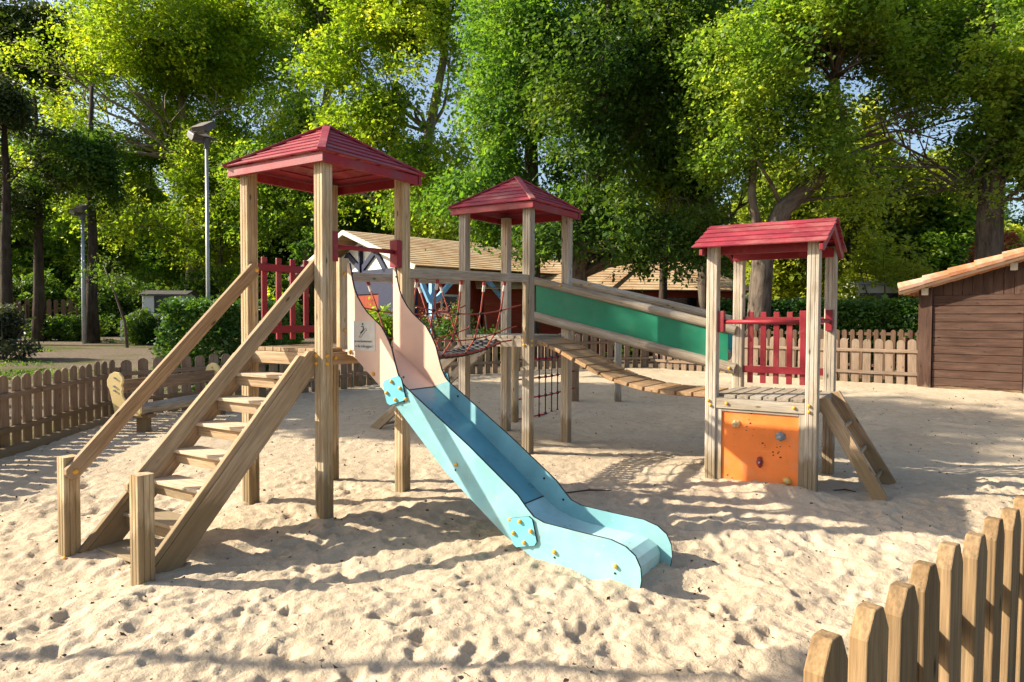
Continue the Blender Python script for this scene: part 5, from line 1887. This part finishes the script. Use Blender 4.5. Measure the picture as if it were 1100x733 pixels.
# the wood further back: four crowns, copied
proto = []
for i, (h, r_, lm) in enumerate(((15, 4.6, 'l_horn'), (17, 5.0, 'l_mid'), (14, 4.4, 'l_dark'), (16, 4.6, 'l_oak'))):
    t = tree('broadleaf_tree', 'leafy tree in the wood far behind the playground', 0, 60, simple_trunk(h * 0.8, 0.3, (0.3, 0), 0.2, 90 + i),
             auto_blobs(0, 0, h * 0.52, r_, r_ * 0.8, h * 0.48, 18, 90 + i, 0.36), 1300, 14, 0.5, 0.30, M[lm], M['bark'], 90 + i, 'trees in the wood behind', gap=-0.16)
    proto.append(t)
spots = []
rr_ = random.Random(4)
for row, (yy, stp) in enumerate(((57, 7.0), (66, 8.0))):
    n_ = int(2 * 0.86 * yy / stp)
    for k in range(n_ + 1):
        x = -0.86 * yy + k * stp + rr_.uniform(-1.3, 1.3)
        px_ = 550 + 757 * x / yy
        if row == 0 and (830 < px_ < 900):
            continue
        spots.append((x, yy + rr_.uniform(-2.5, 2.5), rr_.uniform(0.75, 1.08) * (0.62 if px_ < 130 else (0.62 if 790 < px_ < 1010 else 0.95))))
first = set()
for k, (x, y, s_) in enumerate(spots):
    i = rr_.randrange(4)
    if i not in first:
        first.add(i)
        t = proto[i]
    else:
        t = proto[i].copy()
        COL.objects.link(t)
        for ch in proto[i].children:
            c = ch.copy()
            COL.objects.link(c)
            c.parent = t
    t.location = (x, y, gz(x, y))
    t.rotation_euler = (0, 0, rr_.uniform(0, 6.28))
    t.scale = (s_, s_, s_)

# far undergrowth that reads as one mass
r = np.random.default_rng(300)
nb2 = 5200
bx_ = r.uniform(-52, 52, nb2)
by_ = 53 + 5 * r.random(nb2) + 3 * vnoise(bx_, bx_ * 0, 0.2, 301)
top_ = 5.5 + 4.5 * vnoise(bx_, by_, 0.16, 302) + 2.0 * vnoise(bx_, by_, 0.5, 303)
bz_ = base_h(bx_, by_) + top_ * r.random(nb2) ** 0.7
struct(link('undergrowth', leaves('undergrowth', np.stack([bx_, by_, bz_], -1), 14, 0.45, 0.34, M['l_belt'], 0.7, 304)), 'stuff')

# trees left of the frame whose shade falls on the far sand
for i, (x, y, h, r_, lo, hi) in enumerate(((-13.6, 12.0, 12.6, 2.3, 5.0, 12.2), (-16.0, 15.0, 15.0, 2.5, 4.6, 14.6), (-19.5, 13.2, 18.5, 2.7, 10.5, 18.0))):
    tree('broadleaf_tree', 'shade tree on the grass left of the sandpit', x, y, simple_trunk(h * 0.85, 0.2, (0.2, 0), 0.1, 110 + i),
         auto_blobs(0, 0, (lo + hi) / 2, r_, r_, (hi - lo) / 2, 18, 110 + i, 0.40), 1000, 14, 0.34, 0.20, M['l_mid'], M['bark'], 110 + i, 'shade trees left of the sandpit', gap=0.0)


def hedge(name, label, x0, x1, y0, y1, z1, n, leaf, lmat, seed, rz=0.0, cat='hedge', per=10):
    cx, cy = (x0 + x1) / 2, (y0 + y1) / 2
    zb = gz(cx, cy)
    t = thing(name, label, cat, (cx, cy, zb), rz, 'clipped hedges')
    r = np.random.default_rng(seed)
    hx, hy, H = (x1 - x0) / 2, (y1 - y0) / 2, z1 - zb
    p = []
    areas = np.array([2 * hx * H, 2 * hx * H, 2 * hy * H, 2 * hy * H, 4 * hx * hy])
    for k in r.choice(5, size=n, p=areas / areas.sum()):
        u, v = r.uniform(-1, 1), r.uniform(-1, 1)
        dp = abs(r.normal(0, 0.06))
        if k == 0:
            q = (u * hx, -hy + dp, (v + 1) / 2 * H)
        elif k == 1:
            q = (u * hx, hy - dp, (v + 1) / 2 * H)
        elif k == 2:
            q = (-hx + dp, u * hy, (v + 1) / 2 * H)
        elif k == 3:
            q = (hx - dp, u * hy, (v + 1) / 2 * H)
        else:
            q = (u * hx, v * hy, H - dp)
        p.append(q)
    p = np.array(p)
    p[:, :2] += (np.stack([vnoise(p[:, 0] + p[:, 1], p[:, 2], 1.3, seed), vnoise(p[:, 0] - p[:, 1], p[:, 2], 1.5, seed + 1)], -1)) * 0.22
    link('foliage', leaves('foliage', p, per, 0.07, leaf, lmat, 1.0, seed), t)
    m = MB()
    for i in range(max(3, int(hx * 3))):
        x = -hx + 2 * hx * (i + 0.5) / max(3, int(hx * 3))
        m.tube([(x, 0, -0.2), (x + r.normal(0, 0.1), r.normal(0, 0.1), H * 0.5), (x + r.normal(0, 0.2), r.normal(0, 0.2), H * 0.9)], [0.05, 0.035, 0.015], 6)
        for j in range(3):
            m.tube([(x, 0, H * (0.2 + 0.2 * j)), (x + r.normal(0, 0.3), r.choice([-1, 1]) * hy * 0.8, H * (0.45 + 0.2 * j))], [0.025, 0.01], 5)
    m.pieces('stem', M['bark'], t)
    return t


hedge('hedge', 'clipped green hedge behind the left fence between lamp post and slide tower', -7.85, -5.35, 15.6, 17.6, 2.02, 2600, 0.085, M['l_hedge'], 130)
hedge('hedge', 'long dark clipped hedge behind the fence left of the shed', 5.6, 12.0, 18.6, 19.8, 2.15, 4200, 0.095, M['l_hedge'], 132, -0.25)


def bush(label, x, y, rx, ry, h, n, leaf, lmat, seed, cat='bush'):
    zb = gz(x, y)
    t = thing('bush', label, cat, (x, y, zb), 0, 'bushes on the grass')
    p = crown_pts([(0, 0, h * 0.48, rx, ry, h * 0.52), (rx * 0.3, -0.1, h * 0.35, rx * 0.7, ry * 0.8, h * 0.4), (-rx * 0.3, 0.1, h * 0.4, rx * 0.65, ry * 0.8, h * 0.42)], n, seed, -0.3, 0.6, 0.15)
    p = p[p[:, 2] > 0.02]
    link('foliage', leaves('foliage', p, 10, 0.09, leaf, lmat, 0.9, seed), t)
    m = MB()
    for i in range(6):
        a = i * 1.05
        m.tube([(0, 0, -0.1), (math.cos(a) * rx * 0.4, math.sin(a) * ry * 0.4, h * 0.4), (math.cos(a) * rx * 0.7, math.sin(a) * ry * 0.7, h * 0.75)], [0.04, 0.025, 0.01], 5)
    m.pieces('stem', M['bark'], t)
    return t


bush('rounded grey-green bush at the left edge beyond the picket fence', -15.9, 22.0, 1.15, 1.0, 1.65, 1400, 0.095, M['l_grey'], 140)
bush('small dark green bush in front of the white mobile home', -15.4, 29.5, 0.8, 0.7, 1.45, 700, 0.10, M['l_dark'], 141)
bush('low dark shrub row under the far left trees', -20.2, 32.5, 2.2, 0.8, 1.1, 900, 0.12, M['l_dark'], 142)
for i, (px_, y, rx_, h_, lab) in enumerate(((15, 38, 2.6, 3.2, 'tall dark shrub behind the paling fence at the far left edge'), (62, 39, 2.6, 3.6, 'tall dark shrub between two pine trunks at left'),
                                           (118, 38, 2.4, 3.4, 'tall dark shrub right of the slim floodlight post'), (150, 40, 2.2, 3.0, 'tall dark shrub just left of the white mobile home'),
                                           (232, 38, 2.6, 3.8, 'tall dark shrub right of the white mobile home'), (285, 37, 2.6, 3.6, 'tall dark shrub seen through the red railing of slide tower'))):
    bush(lab, (px_ - 550) / 757 * y, y, rx_, 1.2, h_, 1500, 0.14, M['l_dark'], 220 + i)
bush('yellow-green shrub topping the clipped hedge at the tall lamp post', -6.9, 18.6, 1.3, 0.7, 2.35, 420, 0.12, M['l_yellow'], 143)
pk_ = bush('pink flowering shrub in front of the house porch', -2.1, 20.9, 0.9, 0.7, 2.0, 380, 0.10, M['l_hedge'], 144)
link('blossom', leaves('blossom', crown_pts([(0, 0, 1.1, 0.95, 0.75, 1.0)], 130, 155, -0.2), 5, 0.07, 0.06, M['blossom'], 0.9, 156), pk_)
bush('bright green shrub in front of the house gable', -3.9, 20.6, 0.8, 0.7, 1.75, 700, 0.10, M['l_yellow'], 145)
bush('dark shrub under the trees behind the plank bridge', 4.8, 22.5, 1.5, 0.8, 1.6, 800, 0.11, M['l_dark'], 146)
bush('russet shrub behind the shed roof beside the oak trunk', 16.5, 24.0, 1.2, 1.0, 4.4, 900, 0.12, M['l_red'], 147)
bush('bright yellow-green shrub left of the shed oak trunk', 13.6, 25.5, 1.8, 1.2, 4.6, 1000, 0.13, M['l_far'], 148)
bush('dark shrub beside the house under the rope bridge', -0.6, 22.0, 0.7, 0.6, 1.9, 500, 0.10, M['l_hedge'], 149)

# grass tufts on the ground left of and behind the fence
r = np.random.default_rng(200)
gp_ = np.stack([r.uniform(-24, -5.5, 7000), r.uniform(9, 33, 7000)], -1)
ok = ~inside(gp_[:, 0], gp_[:, 1], SAND_POLY) & (vnoise(gp_[:, 0], gp_[:, 1], 0.35, 77) + 0.35 * vnoise(gp_[:, 0], gp_[:, 1], 1.3, 78) > 0.10)
gp_ = gp_[ok]
gc = np.stack([gp_[:, 0], gp_[:, 1], base_h(gp_[:, 0], gp_[:, 1]) + 0.02], -1)
gme = leaves('grass', gc, 9, 0.09, 0.055, M['l_dark'], 0.15, 201, -1.2)
struct(link('grass', gme), 'stuff')

# crumbs of leaf and bark lying on the sand
r = np.random.default_rng(210)
cy_ = 2.3 + 14 * r.random(2600) ** 1.2
cx_ = r.uniform(-0.8, 0.85, 2600) * cy_
okc = inside(cx_, cy_, SAND_POLY)
cx_, cy_ = cx_[okc], cy_[okc]
jy = np.clip(np.searchsorted(ys, cy_), 0, len(ys) - 1)
jx = np.clip(np.searchsorted(ts, cx_ / (5.2 + 0.78 * cy_)), 0, len(ts) - 1)
cz_ = Zs[jy, jx] + 0.004
lme = leaves('leaf_litter', np.stack([cx_, cy_, cz_], -1), 1, 0.004, 0.026, M['twig'], 0.2, 211)
struct(link('leaf_litter', lme), 'stuff')


def sandz(x, y):
    j = int(np.clip(np.searchsorted(ys, y), 0, len(ys) - 1))
    i = int(np.clip(np.searchsorted(ts, x / (5.2 + 0.78 * y)), 0, len(ts) - 1))
    return float(Zs[j, i])


for (x, y, a, L_, lab) in ((3.35, 7.05, -0.2, 0.22, 'dark twig lying on the sand left of the ladder foot'), (-5.0, 8.9, -0.3, 0.30, 'dark twig lying on shaded sand behind the left stub post'), (0.75, 6.9, 0.25, 0.5, 'thin dry stick on the sand behind the slide end')):
    m = MB()
    c, s_ = math.cos(a), math.sin(a)
    m.tube([(-c * L_ / 2, -s_ * L_ / 2, 0.012), (0.02, 0.02, 0.022), (c * L_ / 2, s_ * L_ / 2, 0.01)], [0.006, 0.009, 0.004], 6)
    o = m.build('twig', M['twig'])
    o.location = (x, y, sandz(x, y) + 0.002)
    tag(o, lab, 'twig', 'twigs on the sand')

# ------------------------------------------------------------------ light, sky, camera
SUN_EL, = (math.radians(31),)
sd = Vector((-math.cos(SUN_EL) * 0.9987, math.cos(SUN_EL) * 0.05, math.sin(SUN_EL)))
sun = bpy.data.lights.new('sun', 'SUN')
sun.energy = 5.0
sun.angle = math.radians(0.5)
sun.color = (1.0, 0.90, 0.74)
so = bpy.data.objects.new('sun', sun)
COL.objects.link(so)
so.rotation_euler = sd.to_track_quat('Z', 'Y').to_euler()
w = bpy.data.worlds.new('World')
SC.world = w
w.use_nodes = True
nt = w.node_tree
nt.nodes.clear()
sky = nt.nodes.new('ShaderNodeTexSky')
sky.sky_type = 'NISHITA'
sky.sun_disc = False
sky.sun_elevation = SUN_EL
sky.sun_rotation = math.atan2(sd.x, sd.y)
sky.dust_density = 2.5
sky.air_density = 1.0
bg = nt.nodes.new('ShaderNodeBackground')
bg.inputs[1].default_value = 0.10
wo = nt.nodes.new('ShaderNodeOutputWorld')
nt.links.new(sky.outputs[0], bg.inputs[0])
nt.links.new(bg.outputs[0], wo.inputs[0])

cam = bpy.data.cameras.new('camera')
cam.sensor_width = 36
cam.lens = 757.5341 / 1100 * 36
cam.clip_end = 2000
co = bpy.data.objects.new('camera', cam)
COL.objects.link(co)
co.matrix_world = Matrix.Translation((0, 0, 1.704)) @ Matrix.Rotation(math.pi / 2 - 0.0308, 4, 'X') @ Matrix.Rotation(0.0035, 4, 'Z')
SC.camera = co
SC.view_settings.view_transform = 'Standard'
SC.view_settings.look = 'None'
SC.view_settings.gamma = 1
SC.view_settings.use_curve_mapping = False
SC.view_settings.exposure = 1.2
SC.cycles.max_bounces = 6
SC.cycles.diffuse_bounces = 3
SC.cycles.transmission_bounces = 3
SC.cycles.glossy_bounces = 2
SC.cycles.transparent_max_bounces = 4
